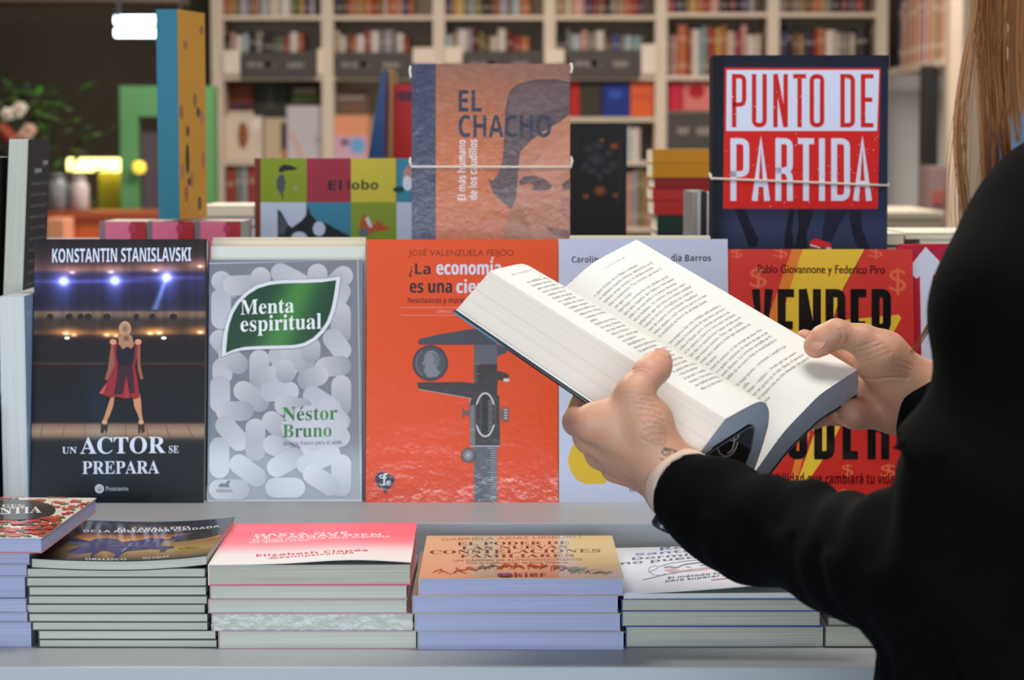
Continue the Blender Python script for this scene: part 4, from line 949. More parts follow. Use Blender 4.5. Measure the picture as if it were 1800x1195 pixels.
PAL = {'orange':(208,104,48),'red':(188,52,36),'navy':(46,44,66),'beige':(208,184,160),'white':(220,208,196),'pink':(218,150,132),'crimson':(176,40,72),'yellow':(212,160,66),'olive':(142,134,66),
       'purple':(92,66,104),'black':(36,30,32),'brown':(132,82,46),'grey':(140,130,122),'blue':(64,72,140),'teal':(124,158,158),'lavender':(172,160,172),'green':(98,120,84),'tan':(186,142,92),'dark red':(120,28,30),'pale blue':(168,182,190)}
def spine_mesh():
    """book with rounded back, hinge grooves and a lighter label band, seen from the spine; unit size"""
    mb = MB(); n = 8; prof = [(-.5+i/n, -.10*math.sin(math.pi*i/n)) for i in range(n+1)]
    V = []; 
    zs = [0, .16, .24, .70, .78, 1]
    for z in zs: V += [(x, y, z) for x, y in prof]
    m = n+1; fs = []; 
    mb.add(V, [(j*m+i, j*m+i+1, (j+1)*m+i+1, (j+1)*m+i) for j in range(len(zs)-1) for i in range(n) if j not in (1, 3)], mi=0)
    mb.add(V, [(j*m+i, j*m+i+1, (j+1)*m+i+1, (j+1)*m+i) for j in (1, 3) for i in range(n)], mi=1)
    mb.box((-.5, 0, 0), (-.42, 1, 1)); mb.box((.42, 0, 0), (.5, 1, 1)); mb.box((-.41, .01, .012), (.41, .96, .985), mi=2)
    return mb
def objcol_mat(light):
    m = bpy.data.materials.new('book_cloth'); m.use_nodes = True; nt = m.node_tree; b = nt.nodes['Principled BSDF']
    oi = nt.nodes.new('ShaderNodeObjectInfo')
    if light:
        mx = nt.nodes.new('ShaderNodeMixRGB'); mx.inputs[0].default_value = .35; mx.inputs[2].default_value = (.62, .55, .45, 1)
        nt.links.new(oi.outputs['Color'], mx.inputs[1]); nt.links.new(mx.outputs[0], b.inputs['Base Color'])
    else: nt.links.new(oi.outputs['Color'], b.inputs['Base Color'])
    b.inputs['Roughness'].default_value = .55; return m
_pm = spine_mesh().build('shelved_book', [objcol_mat(False), objcol_mat(True), M((212, 196, 170), .9)])
_pme = _pm.data; bpy.data.objects.remove(_pm)
NB = [0]
def spine_book(x, D, z, w, d, h, col, label, group, rotz=0):
    o = bpy.data.objects.new('shelved_book', _pme); COL.objects.link(o); o.location = (x, D, z); o.scale = (w*.97, d, h); o.rotation_euler = (0, 0, rotz)
    c = np.array(PAL[col], float); c = lin((c*.78+c.mean()*.22)*.93); o.color = (*c, 1); tag(o, label, 'book', group); NB[0] += 1; return o
ORDN = ['first','second','third','fourth','fifth','sixth','seventh','eighth','ninth','tenth','eleventh','twelfth','thirteenth','fourteenth','fifteenth','sixteenth','seventeenth','eighteenth','nineteenth','twentieth']
def fill(k, shelf_py, spec, hpx, rowname, D=BD, dy=.03, jitter=5, hmax=None):
    """spec: 'orange9 grey12 ...' widths in photo pixels, from the left of bay k"""
    rs = random.Random(k*17+int(shelf_py)); x = UP[k]+11.5; z = wz(shelf_py)+.0005
    items = [(''.join(ch for ch in t if not ch.isdigit()).replace('_', ' '), int(''.join(ch for ch in t if ch.isdigit()))) for t in spec.split()]
    tot = sum(w for _, w in items); avail = UP[k+1]-11.5-x; s = min(1.0, avail/tot)
    for i, (c, w) in enumerate(items):
        w *= s
        if c != 'gap':
            h = (hpx+rs.uniform(-jitter, jitter))/F*D
            if hmax: h = min(h, hmax)
            spine_book(wx(x+w/2), D+dy+rs.uniform(0, .02), z, w/F*D, .15, h, c, f'{c} book spine, {ORDN[i]} from left on the {rowname}, {BAYN[k]} bookcase bay', f'book spines on the {rowname} of the bookcase')
        x += w
R1 = 'topmost visible shelf'
fill(0, 27, 'orange12 yellow7 olive6 lavender16 grey8 orange8 beige6 pale_blue12 beige20 white22 olive9 green5 yellow9 purple9 lavender10', 68, R1)
fill(1, 27, 'navy16 brown9 orange12 tan9 yellow6 orange14 red11 olive7 pink12 orange14 pink9 purple11 orange9', 70, R1)
fill(2, 27, 'purple9 tan6 yellow18 grey9 pale_blue8 olive13 black15 brown10 orange6 lavender14 grey8 pale_blue15 orange17', 68, R1)
fill(3, 27, 'tan14 beige14 pink22 purple11 crimson9 brown18 black6 grey14 tan12 orange12 red12 purple9', 70, R1)
fill(4, 22, 'crimson13 navy20 tan6 yellow14 orange12 red10 pink16 black17 dark_red14 black7 purple14 lavender10', 66, R1)
fill(5, 22, 'grey14 brown10 grey12 tan10 brown12 orange14 yellow9 grey12 navy15 dark_red14 purple12 red14', 66, R1)
R2 = 'second visible shelf'
HM = wz(30)-wz(133)
fill(0, 133, 'black9 pink8 white14 pale_blue11 black10 grey15 black17 grey7 green13 red9 white15 orange9', 72, R2, hmax=HM, jitter=7)
fill(1, 133, 'beige9 white11 brown9 orange8 white16 red9 white16 grey8 lavender14 grey8 white13 red9', 74, R2, hmax=HM, jitter=7)
fill(2, 133, 'pale_blue12 tan8 white18 lavender9 dark_red11 olive10 brown9 beige14 white15 dark_red12 red12 orange17', 76, R2, hmax=HM, jitter=9)
fill(3, 133, 'black17 grey9 pale_blue18 pink12 grey13 white16 brown11 blue15 grey9 pale_blue14 teal18', 74, R2, hmax=HM, jitter=6)
fill(4, 133, 'grey9 pink9 orange18 red7 white16 teal12 red13 yellow12 orange9 beige14 crimson11 pink11 white14 beige11', 82, R2, hmax=HM, jitter=12)
fill(5, 133, 'purple13 navy11 brown12 tan9 navy15 red7 orange15 white18 beige9 grey16 beige10 black22', 80, R2, hmax=HM, jitter=9)
R3 = 'low shelf'
fill(0, 400, 'red14 grey13 pale_blue10 red16 orange9 brown13 white14 tan11 grey12', 105, R3, jitter=6)
fill(3, 283, 'grey60 beige30 teal12 pink9 pale_blue20 white18', 58, 'third visible shelf', jitter=4)
fill(4, 283, 'tan20 grey22 beige20 brown20 grey22 white20', 58, 'third visible shelf', jitter=4)
fill(3, 400, 'grey40 brown30 tan30 beige14 olive9 pink11 lavender11 olive9 tan9 pink9', 100, R3, jitter=5)
fill(2, 400, 'grey30 olive20 brown20 beige22 grey30 tan20 red20', 98, R3, jitter=6)

def faceout(px0, px1, py0, py1, draw, col, label, D=BD+.03, t=.02):
    x0, x1 = wx(px0, D), wx(px1, D); z0, z1 = P(900, py1, D)[2], P(900, py0, D)[2]
    R = np.eye(3); w, h = x1-x0, z1-z0
    art = (lambda r, a, b, c: (lambda A: (draw(A), A)[1])(art_frame((x0, D, z0), R, w, h))) if draw else None
    return book('displayed_book', label, w, h, t, (x0, D, z0), R, cover=col, pages='cream', mat=m_soft, art=art)
s206 = lambda y: y
faceout(398, 447, 139, 281.5, lambda A: (A.rect(398,139,447,196,(84,30,40)), A.rect(404,150,441,180,(120,60,40)), A.ell(422,186,16,6,(70,50,70)), A.rect(398,195,480,282,(206,190,172))), (84,30,40), 'dark red book facing out in the first bay of the bookcase', D=BD+.16)
faceout(452, 508, 142, 281.5, lambda A: (A.rect(452,142,508,200,(58,58,52)), A.rect(470,150,480,190,(78,80,66))), (58,58,52), 'dark grey book facing out in the first bay of the bookcase', D=BD+.19)
faceout(511, 563, 141, 281.5, lambda A: (A.rect(511,141,563,190,(60,48,40)), A.rect(517,155,556,166,(150,136,112)), A.rect(515,168,560,178,(96,116,64))), (60,48,40), 'brown book with green band facing out in the first bay', D=BD+.16)
faceout(396, 462, 204, 282, lambda A: (A.rect(396,204,462,282,(208,192,176)), A.ell(427,238,9,24,(140,84,46),n=20), A.ell(450,218,8,12,(224,214,206))), (208,192,176), 'white book with a brown shape facing out in the first bay', D=BD+.06)
faceout(465, 512, 207, 282, lambda A: (A.rect(465,207,512,282,(188,168,140)), A.rect(494,216,510,270,(70,52,44)), A.rect(496,262,506,282,(190,120,80))), (188,168,140), 'tan book with dark stripe facing out in the first bay', D=BD+.05)
faceout(505, 566, 186, 282, lambda A: (A.rect(505,186,566,282,(190,182,188)), A.ell(558,246,6,7,(164,152,156)), A.poly([(508,232),(512,230),(536,282),(530,282)],(206,150,124))), (190,182,188), 'lavender grey book facing out at the right of the first bay', D=BD+.03)
faceout(590, 650, 157, 281.5, lambda A: (A.rect(590,157,650,202,(96,78,70)), A.rect(594,168,640,176,(136,118,110)), A.ell(622,190,24,8,(116,86,66)), A.rect(590,202,650,282,(214,150,116))), (96,78,70), 'brown-topped book facing out in the second bay of the bookcase', D=BD+.12)
faceout(588, 645, 205, 282, lambda A: (A.rect(588,205,645,240,(220,146,112)), A.rect(588,238,645,282,(196,158,178)), A.ell(628,256,14,14,(110,160,206)), A.ell(606,250,8,6,(110,80,120))), (220,146,112), 'peach and lilac book facing out in the second bay', D=BD+.05)
faceout(980, 1000, 142, 204.5, None, (176,40,40), 'red book facing out in the fourth bay of the bookcase', D=BD+.05)
faceout(1002, 1018, 142, 204.5, None, (180,42,36), 'second red book facing out in the fourth bay, beside the dark one', D=BD+.06)
faceout(1019, 1057, 141, 204.5, lambda A: A.rect(1019,141,1057,205,(58,54,46)), (58,54,46), 'dark olive book facing out in the fourth bay', D=BD+.05)
faceout(1059, 1106, 146, 204.5, lambda A: (A.rect(1059,146,1106,205,(34,50,130)), A.ell(1082,166,12,8,(50,80,170))), (34,50,130), 'royal blue book facing out in the fourth bay', D=BD+.05)
faceout(1108, 1148, 142, 204.5, lambda A: (A.rect(1108,142,1148,205,(212,96,48)), A.rect(1112,164,1144,178,(196,84,50))), (212,96,48), 'orange book facing out in the fourth bay', D=BD+.05)
faceout(1175, 1198, 145, 194, lambda A: A.rect(1175,145,1198,194,(190,40,64)), (190,40,64), 'crimson book facing out in the fifth bay', D=BD+.05)
faceout(1200, 1252, 142, 194, lambda A: (A.rect(1200,142,1252,194,(206,116,110)), A.ell(1224,161,14,12,(170,30,34))), (206,116,110), 'pink book with red disc facing out in the fifth bay', D=BD+.06)
faceout(1256, 1300, 144, 194, None, (190,90,90), 'rose book facing out in the fifth bay behind the poster title', D=BD+.05)

# side bookcase running towards the viewer on the right
SX = wx(1547)+.035; sidecase = empty('wall_shelf', (SX, 8.75, 1.62)); tag(sidecase, 'cream side shelf running forward at the right end of the bookcase', 'shelf')
def spart(name, lo, hi, m=m_case):
    o_ = np.array((SX, 8.75, 1.62)); mb = MB(); mb.box(np.array(lo)-o_, np.array(hi)-o_); return mb.build(name, m, sidecase)
zs0 = CZ+.335
spart('shelf_board', (SX-.005, 8.70, zs0-.03), (SX+.27, 9.98, zs0)); spart('shelf_board', (SX, 8.72, zs0+.335), (SX+.27, 9.98, zs0+.355)); spart('back_panel', (SX+.2705, 8.70, zs0-.03), (SX+.285, 9.98, zs0+1.2))
spart('end_panel', (SX, 8.6705, zs0-.03), (SX+.285, 8.6995, zs0+1.2))
x = 8.705; rs = random.Random(8)
cols = 'pink beige orange tan grey yellow pink red white crimson lavender orange beige red pink grey tan orange lavender navy'.split()
for i, c in enumerate(cols):
    w = rs.uniform(.045, .075)
    if x+w > 9.9: break
    spine_book(SX+.02, x+w/2, zs0+.0005, w, .15, rs.uniform(.24, .31), c, f'{c} book spine, {ORDN[i]} from the near end of the cream side shelf', 'book spines on the cream side shelf', rotz=-math.pi/2); x += w
x = 8.74
for i in range(14):
    c = ['brown','navy','olive','tan','grey','beige'][i % 6]; w = rs.uniform(.05, .08)
    if x+w > 9.9: break
    spine_book(SX+.02, x+w/2, zs0+.3555, w, .15, rs.uniform(.2, .26), c, f'{c} book spine, {ORDN[i]} from the near end of the upper side shelf', 'book spines on the upper side shelf', rotz=-math.pi/2); x += w

# ------------------------------------------------------------------ right background: low counter, blue books
def boxthing(name, label, cat, lo, hi, m, parts=()):
    r = empty(name, ((lo[0]+hi[0])/2, (lo[1]+hi[1])/2, lo[2])); tag(r, label, cat); o_ = np.array(r.location)
    for n_, l_, h_, mm in ((None, lo, hi, m),)+tuple(parts):
        mb = MB(); mb.box(np.array(l_)-o_, np.array(h_)-o_); ob = mb.build(n_ or 'body', mm, r); bv = ob.modifiers.new('edge', 'BEVEL'); bv.width = .004; bv.segments = 2
    return r
a = P(1540, 372, 6.0); b_ = P(1655, 372, 6.0)
boxthing('counter', 'low pale beige counter behind the dark blue tied bundle', 'counter', (a[0], 6.0, 0), (b_[0], 6.5, a[2]-.02), M((190,178,152), .6), (('worktop', (a[0]-.01, 5.99, a[2]-.0195), (b_[0]+.01, 6.51, a[2]), M((206,194,168), .5)),))
a = P(1706, 335, 7.6); b_ = P(1900, 335, 7.6)
boxthing('display_stand', 'pale stand of blue books seen through the hair', 'stand', (a[0], 7.6, 0), (b_[0], 8.0, a[2]), M((170,166,170), .6))
for i, (x0, x1, y0_, y1, c, lb) in enumerate(((1716,1734,202,334.5,(120,126,160),'grey-blue book behind the long hair, leftmost of the blue row'),(1735,1762,205,334.5,(66,78,150),'deep blue book behind the long hair'),(1763,1779,206,334.5,(130,140,160),'pale grey-blue book behind the long hair'),(1780,1820,200,334.5,(90,140,190),'sky blue book behind the long hair, beside the shoulder'))):
    faceout(x0, x1, y0_, y1, None, c, lb, D=7.65)
mb = MB(); q = P(1697, 288, 7.3); mb.box((q[0]-.01, 7.31, 0), (q[0]+.05, 7.40, q[2]), lin((36,38,50))); o = mb.build('display_post', M((36,38,52), .5)); tag(o, 'dark post behind the long hair beside the cream pillar', 'post')
x0, x1 = P(1634, 300, 8.3)[0], P(1666, 300, 8.3)[0]
boxthing('book_rack', 'dim grey-red rack between the black jamb and the cream pillar', 'rack', (x0, 8.3, 0), (x1, 8.5, P(1650, 292, 8.3)[2]), M((122,100,98), .7), (('label_strip', (x0+.01, 8.295, P(1650, 360, 8.3)[2]), (x1-.01, 8.2995, P(1650, 335, 8.3)[2]), M((140,70,64), .7)),))

# ------------------------------------------------------------------ left background: dark corner with tubes, green arch, lamp, plant
LD = 9.0
def lx(px, D=LD): return P(px, 300, D)[0]
def lz(py, D=LD): return P(900, py, D)[2]
for i, (y0_, y1) in enumerate(((27, 44), (49, 66))):
    yD = LD - .15*i
    r = empty('tube_lamp', (lx(206, yD), yD, lz(y1, yD))); tag(r, f'{"upper" if i == 0 else "lower"} white fluorescent tube under the brown beam', 'lamp', 'fluorescent tubes under the brown beam')
    z = (lz(y0_, yD)+lz(y1, yD))/2-lz(y1, yD); rad = (lz(y0_, yD)-lz(y1, yD))/2
    L = lx(345, yD)-lx(206, yD); mb = MB(); mb.tube([(0, 0, z), (L, 0, z)], rad*.9, 12); mb.build('tube', M((225,244,255), .4, emit=7.0), r, smooth=True)
    mb = MB(); mb.box((L-.06, -.004, z), (L-.05, .004, 3.0-lz(y1, yD))); mb.box((L-.3, -.004, z+rad), (L-.29, .004, 3.0-lz(y1, yD))); mb.build('hanger', M((60,60,64), .5), r)
ga = empty('green_arch', (lx(290), LD, 0)); tag(ga, 'green painted rectangular arch standing against the dark corner', 'arch')
m_green = M((88,146,92), .6)
def gpart(name, lo, hi): 
    mb = MB(); o_ = np.array((lx(290), LD, 0)); mb.box(np.array(lo)-o_, np.array(hi)-o_); mb.build(name, m_green, ga)
gpart('post', (lx(212), LD, 0), (lx(243), LD+.12, lz(205))); gpart('post', (lx(349), LD, 0), (lx(377), LD+.12, lz(205))); gpart('lintel', (lx(212), LD, lz(205)+.0005), (lx(377), LD+.12, lz(151)))
mb = MB(); mb.box((lx(246), LD+.05, 0), (lx(346), LD+.3, lz(232))); o = mb.build('dark_screen', M((76,66,76), .8)); tag(o, 'dim purple-grey panel standing inside the green arch', 'panel')
r = empty('yellow_lamp', (lx(158), LD+.3, lz(366, LD+.3))); tag(r, 'wide yellow glowing lamp above an olive panel coloured as its glow', 'lamp')
z0 = lz(366, LD+.3); mb = MB(); mb.tube([(lx(94)-lx(158), 0, lz(291)-z0), (lx(220)-lx(158), 0, lz(291)-z0)], .028, 12); mb.build('tube', M((255,244,150), .5, emit=3.2), r, smooth=True)
mb = MB(); mb.box((lx(146)-lx(158), .03, -z0), (lx(219)-lx(158), .06, lz(300)-z0)); mb.build('panel', M((196,180,50), .7), r)  # lamp glow on the wall, put into the yellow of an added panel
mb = MB(); mb.lathe([(.0, -.026), (.02, -.02), (.027, 0), (.02, .02), (0, .026)], (lx(247), LD-.03, lz(294)), 14); o = mb.build('wall_spotlight', M((240,206,70), .5, emit=1.3), smooth=True); tag(o, 'small round yellow spot light beside the arch post', 'lamp')
# orange counter with jars
boxthing('counter', 'long orange counter in front of the dark corner', 'counter', (lx(70, 8.0), 8.0, 0), (lx(300, 8.0), 8.4, lz(373, 8.0)-.03), M((196,92,28), .45), (('worktop', (lx(68, 8.0), 7.99, lz(373, 8.0)-.0295), (lx(302, 8.0), 8.42, lz(373, 8.0)), M((150,66,18), .4)),))
def jar(label, px, w, ytop, col, D=8.2):
    z0 = lz(373, 8.0)+.0005; h = lz(ytop, D)-z0; rr = w/2/F*D
    r = empty('jar', (lx(px, D), D, z0)); tag(r, label, 'jar'); mb = MB(); mb.lathe([(rr*.8, 0), (rr, .05*h), (rr, .7*h), (rr*.75, .82*h), (rr*.7, .86*h)], (0, 0, 0), 20); mb.build('body', M(col, .25), r, smooth=True)
    mb = MB(); mb.lathe([(rr*.78, .862*h), (rr*.8, .95*h), (rr*.3, h), (.001, h)], (0, 0, 0), 20); mb.build('lid', M(tuple(int(x*.8) for x in col), .4), r, smooth=True)
jar('pale lilac jar on the orange counter under the yellow lamp', 138, 36, 308, (186,176,176)); jar('grey-blue jar on the orange counter beside the dark blurb book', 100, 40, 304, (120,124,128))
mb = MB(); mb.box((lx(78, 7.8), 7.8, 0), (lx(112, 7.8), 7.97, lz(384, 7.8))); o = mb.build('carton', M((214,146,112), .7)); tag(o, 'peach carton in front of the orange counter', 'carton'); bv = o.modifiers.new('edge', 'BEVEL'); bv.width = .004
# plant with flowers
PD = 8.6; r = empty('potted_plant', (lx(46, PD), PD, 0)); tag(r, 'bushy green potted plant with white and red flowers, far left', 'plant')
mb = MB(); mb.lathe([(.12, 0), (.16, .02), (.19, .5), (.2, .95), (.17, .96)], (0, 0, 0), 20); mb.build('pot', M((60,44,36), .6), r, smooth=True)
rs = np.random.RandomState(21); mb = MB()
for k in range(240):
    ang = rs.uniform(0, 2*math.pi); rad = abs(rs.normal(0, .11)); z = rs.uniform(.95, 1.52); c = np.array([rad*math.cos(ang)*1.25, rad*math.sin(ang)*.8, z]); d = np.array([math.cos(ang), math.sin(ang), rs.uniform(-.4, .9)]); d /= np.linalg.norm(d)
    s = np.cross(d, (0, 0, 1)); s /= np.linalg.norm(s)+1e-9; l, w = rs.uniform(.05, .10), rs.uniform(.012, .022); g = [(34,72,24),(50,104,26),(66,88,36),(30,52,26)][k % 4]
    nrm = np.cross(s, d); q = [c, c+d*l*.35+s*w-nrm*.004, c+d*l*.75+s*w*.7, c+d*l-nrm*.01, c+d*l*.75-s*w*.7, c+d*l*.35-s*w-nrm*.004, c+d*l*.5+nrm*.006]
    mb.add(q, [(0,1,6),(1,2,6),(2,3,6),(3,4,6),(4,5,6),(5,0,6)], lin(g))
ink_leaf = print_mat('leaf', .5); mb.build('foliage', ink_leaf, r)
mb = MB()
for k in range(7): ang = k*.9; mb.tube([(0, 0, .9), (.04*math.cos(ang), .04*math.sin(ang), 1.15), (.1*math.cos(ang), .1*math.sin(ang), 1.42)], .004, 5, lin((60,70,34)))
mb.build('stems', M((60,70,34), .6), r)
for px, py, c in ((30,196,(214,206,190)),(14,200,(220,212,200)),(36,190,(206,200,184)),(12,234,(150,48,44)),(22,244,(160,56,52)),(52,228,(196,158,134)),(44,238,(200,170,148)),(4,226,(140,40,40))):
    p = P(px, py, PD-.2)-np.array(r.location); mb = MB()
    for j in range(6):
        a = j*math.pi/3; e = p+np.array([.03*math.cos(a), -.006, .026*math.sin(a)]); mb.add([p+(0,-.012,0), p+.7*(e-p)+np.array([.012*math.sin(a), 0, -.012*math.cos(a)]), e, p+.7*(e-p)-np.array([.012*math.sin(a), 0, -.012*math.cos(a)])], [(0,1,2,3)], lin(c))
    mb.lathe([(.001, -.006), (.008, 0), (.001, .006)], tuple(p+(0, -.014, 0)), 8, lin((200,160,60))); mb.build('flower', ink_leaf, r)
# ------------------------------------------------------------------ the open book in the reader's hands
b1 = P(1340, 706, 1.5); lo_, hi_ = 1.5, 1.8
for _ in range(50):
    mid = (lo_+hi_)/2
    if np.linalg.norm(P(926, 466, mid)-b1) < .21: lo_ = mid
    else: hi_ = mid
U = P(926, 466, lo_)-b1; BL = np.linalg.norm(U); U = U/BL
E1 = np.cross(U, (0, 0, 1)); E1 /= np.linalg.norm(E1); E2 = np.cross(E1, U)
def BK(a, b, t): return b1+E1*a+E2*b+U*(BL*t)
LT = np.array([(-.0422,-.0082),(-.0345,-.0062),(-.0269,-.004),(-.0129,-.0006),(-.006,.0004),(-.0016,.0002),(.004,-.0010),(.0086,-.0035),(.0140,-.0075),(.018,-.0122),(.0212,-.0175),(.0235,-.0225),(.0269,-.0373),(.0289,-.0507),(.0296,-.0620),(.0298,-.066)])
LBt = np.array([(-.0650,-.0405),(-.0475,-.0307),(-.034,-.0255),(-.0202,-.0208),(-.0084,-.0166),(-.0025,-.0162),(.002,-.0172),(.0055,-.0205),(.008,-.0258),(.0110,-.033),(.0127,-.0377),(.0138,-.0554),(.0142,-.067)])
RT = np.array([(.0301,-.066),(.0303,-.0602),(.0365,-.0495),(.0474,-.0322),(.0560,-.0232),(.0654,-.0156),(.0735,-.0090),(.0819,-.0031),(.0930,.0015),(.1044,.0055),(.1150,.0092),(.1252,.0126)])
RB = np.array([(.0460,-.0720),(.0512,-.0660),(.0580,-.0570),(.0653,-.0478),(.0739,-.0398),(.0868,-.0309),(.0967,-.0244),(.1080,-.0202),(.1194,-.0168),(.1320,-.0120),(.1425,-.0080)])
def dense(c, k=5):
    """rounded through its points (Catmull-Rom)"""
    c = np.asarray(c); q = np.vstack([2*c[0]-c[1], c, 2*c[-1]-c[-2]]); out = []
    for i in range(1, len(q)-2):
        for j in range(k):
            t = j/k; a, b, d, e = q[i-1], q[i], q[i+1], q[i+2]
            out.append(.5*((2*b)+(d-a)*t+(2*a-5*b+4*d-e)*t*t+(3*b-a-3*d+e)*t**3))
    out.append(c[-1]); return np.array(out)
def arc(c): return np.concatenate([[0], np.cumsum(np.linalg.norm(np.diff(c, axis=0), axis=1))])
def resamp(c, n):
    d = dense(c); s = arc(d); x = np.linspace(0, s[-1], n); return np.c_[np.interp(x, s, d[:, 0]), np.interp(x, s, d[:, 1])]
NS, NT = 80, 40
LTn, LBn, RTn, RBn = resamp(LT, NS), resamp(LBt, NS), resamp(RT, NS), resamp(RB, NS)
def far(c, left):
    c = c.copy(); lowp = c[:, 1] < -.035; c[lowp, 1] = -.035+(c[lowp, 1]+.035)*.7
    if left: k = np.clip(-c[:, 0]/.0422, 0, 1.6); c[:, 1] += .0058*k; c[:, 0] -= np.where(k > 1, .003, 0)*0
    else: k = np.clip((c[:, 0]-.05)/.075, 0, 1.2); c[:, 0] += .0088*k; c[:, 1] += .0025*k
    return c
LTf, LBf, RTf, RBf = far(LTn, 1), far(LBn, 1), far(RTn, 0), far(RBn, 0)
def S3(cn, cf, t):
    c = cn*(1-t)+cf*t; return b1+np.outer(c[:, 0], E1)+np.outer(c[:, 1], E2)+U*(BL*t)
ob = empty('open_book', BK(0, -.08, .5)); tag(ob, 'open paperback held in both hands, thick block of pages with Spanish text', 'book')
OB = np.array(ob.location)
rsb = np.random.RandomState(1)
def page_block(Tn, Tf, Bn, Bf, name, lay):
    mb = MB(); ts = np.linspace(0, 1, NT+1); pg = lin((230, 228, 222)); nj = 110
    top = np.concatenate([S3(Tn, Tf, t) for t in ts]); n = NS
    mb.add(top-OB, [(j*n+i, j*n+i+1, (j+1)*n+i+1, (j+1)*n+i) for j in range(NT) for i in range(n-1)], pg)
    bot = np.concatenate([S3(Bn, Bf, t) for t in ts]); mb.add(bot-OB, [(j*n+i, (j+1)*n+i, (j+1)*n+i+1, j*n+i+1) for j in range(NT) for i in range(n-1)], pg)
    shade = np.clip(1-np.abs(rsb.normal(0, .08, nj+1))-.07*(rsb.rand(nj+1) > .8), .6, 1)
    col = lin((224, 214, 203))
    for t0, Tc, Bc in ((0, Tn, Bn), (1, Tf, Bf)):                                  # tail and head
        a = S3(Tc, Tc, t0); b = S3(Bc, Bc, t0); V = []; cc = []
        for j in range(nj+1): V.append(a+(b-a)*j/nj); cc.append(np.repeat((lin((196,204,216))*(.5+.5*shade[j]))[None], n, 0))  # bluish: the cool light on the cut edges is put into their colour
        mb.add(np.concatenate(V)-OB, [((j*n+i, (j+1)*n+i, (j+1)*n+i+1, j*n+i+1) if t0 == 0 else (j*n+i, j*n+i+1, (j+1)*n+i+1, (j+1)*n+i)) for j in range(nj) for i in range(n-1)], np.concatenate(cc))
    for e in ((0, -1) if False else ((0,) if lay == 'L' else (-1,))):                # fore-edge, line by line
        V = []; cc = []; m = NT+1
        for j in range(nj*2+1):
            f = j/(nj*2)
            for t in ts:
                a = S3(Tn[[e]], Tf[[e]], t)[0]; b = S3(Bn[[e]], Bf[[e]], t)[0]
                bow = .0014*math.sin(math.pi*f); V.append(a+(b-a)*f+E1*bow*(1 if lay == 'R' else 0))
            s_ = shade[(j*41) % (nj+1)] * (.97 if (j//9) % 5 == 2 else 1); cc.append(np.repeat((col*s_)[None], m, 0))
        mb.add(np.array(V)-OB, [(j*m+i, j*m+i+1, (j+1)*m+i+1, (j+1)*m+i) for j in range(nj*2) for i in range(NT)], np.concatenate(cc))
    return mb
m_page = print_mat('book_paper', .75, grain=.06, spec=.25)
def page_text(mb, Tn, Tf, Bn, lines, s0, t0fn, cap, side, col=(172,170,164)):
    sn = arc(Tn); sf = arc(Tf)
    for txt, t, ds in lines:
        v, f = text_mesh(txt, 'serif', 1)
        xs = s0+ds+(v[:, 0]-v[:, 0].min())*cap*.90; tt = t+v[:, 1]*cap/BL
        if side == 'L':
            k = xs < .072; 
        A = np.c_[np.interp(xs, sn, Tn[:, 0]), np.interp(xs, sn, Tn[:, 1])]; B = np.c_[np.interp(xs, sf, Tf[:, 0]), np.interp(xs, sf, Tf[:, 1])]
        c = A*(1-tt[:, None])+B*tt[:, None]
        # small lift off the paper along the sheet's normal
        e = 1e-4; A2 = np.c_[np.interp(xs+e, sn, Tn[:, 0]), np.interp(xs+e, sn, Tn[:, 1])]; A1 = np.c_[np.interp(xs-e, sn, Tn[:, 0]), np.interp(xs-e, sn, Tn[:, 1])]
        d = A2-A1; d /= np.linalg.norm(d, axis=1)[:, None]+1e-12; nr = np.c_[-d[:, 1], d[:, 0]]
        c = c+nr*2.4e-4
        p = b1+np.outer(c[:, 0], E1)+np.outer(c[:, 1], E2)+np.outer(tt*BL, U)
        mb.add(p-OB, f, lin(col))
mbL = page_block(LTn, LTf, LBn, LBf, 'left', 'L'); mbR = page_block(RTn, RTf, RBn, RBf, 'right', 'R')
RL = ['o, pero Fisher ni se dignó a mirarla.','se enfaden cuando intentas aplastarlas en el','iminan al fae común y se olviden cuando','elas a manotazos. Dos cervezas, por favor. Y','me que tenga.','tipo bajo y rechoncho con caballos grises,',
  'ejas más tupidas que hubiera visto jamás','nido y no nos dedicó la menor atención','otras bebidas. Al regresar, dejó unas notas','golpetazo que derramó una buena cantidad','Luego le sirvió a Kingfisher un vasito de','uso de aspecto nauseabundo. Kingfisher','labra alguna, cogió nuestras jarras y el chu-','la multitud en busca de un lugar donde',
  '','los mujeres fae con vestidos azul marino y','estaban levantando de una mesa, en la es-','raba el fuego, justo cuando pasamos a su','ó la cabeza y clavó la vista entre sus botas','las dos se marcharan. Luego señaló con el','que tomara asiento. Onyx, que se había','como una sombra desde que entramos en','la mesa.',
  'rozó el asiento, se me escapó un siseo. Dis-','a a poder sentarme de nuevo sin que se me','entre dientes. La irritante sonrisilla de Fi-','isible de su rostro bajo la oscuridad de la','','te haga gracia —rezongué, y acepté la ja-','adía.','ísimo —replicó—. Desde que nos conoci-','ser un grano en el culo. Ahora, el universo','to pagues con un culo dolorido. Me parece','icia.']
wref = (lambda v: v[:, 0].max()-v[:, 0].min())(text_mesh(RL[1], 'serif', 1)[0]); CAPH = .0615/(wref*.90)
SR = arc(RTn)[-1]; lines = []; t = .885
for i, s_ in enumerate(RL):
    if s_: lines.append((s_, t, 0 if i not in (4, 22, 29, 33) else .001))
    t -= .0232 if i != 27 else .0205
page_text(mbR, RTn, RTf, RBn, lines, SR-.013-.0625, None, CAPH, 'R')
page_text(mbR, RTn, RTf, RBn, [('C A P Í T U L O   38', .945, .026)], SR-.013-.0625, None, CAPH*.8, 'R', (196, 194, 188))
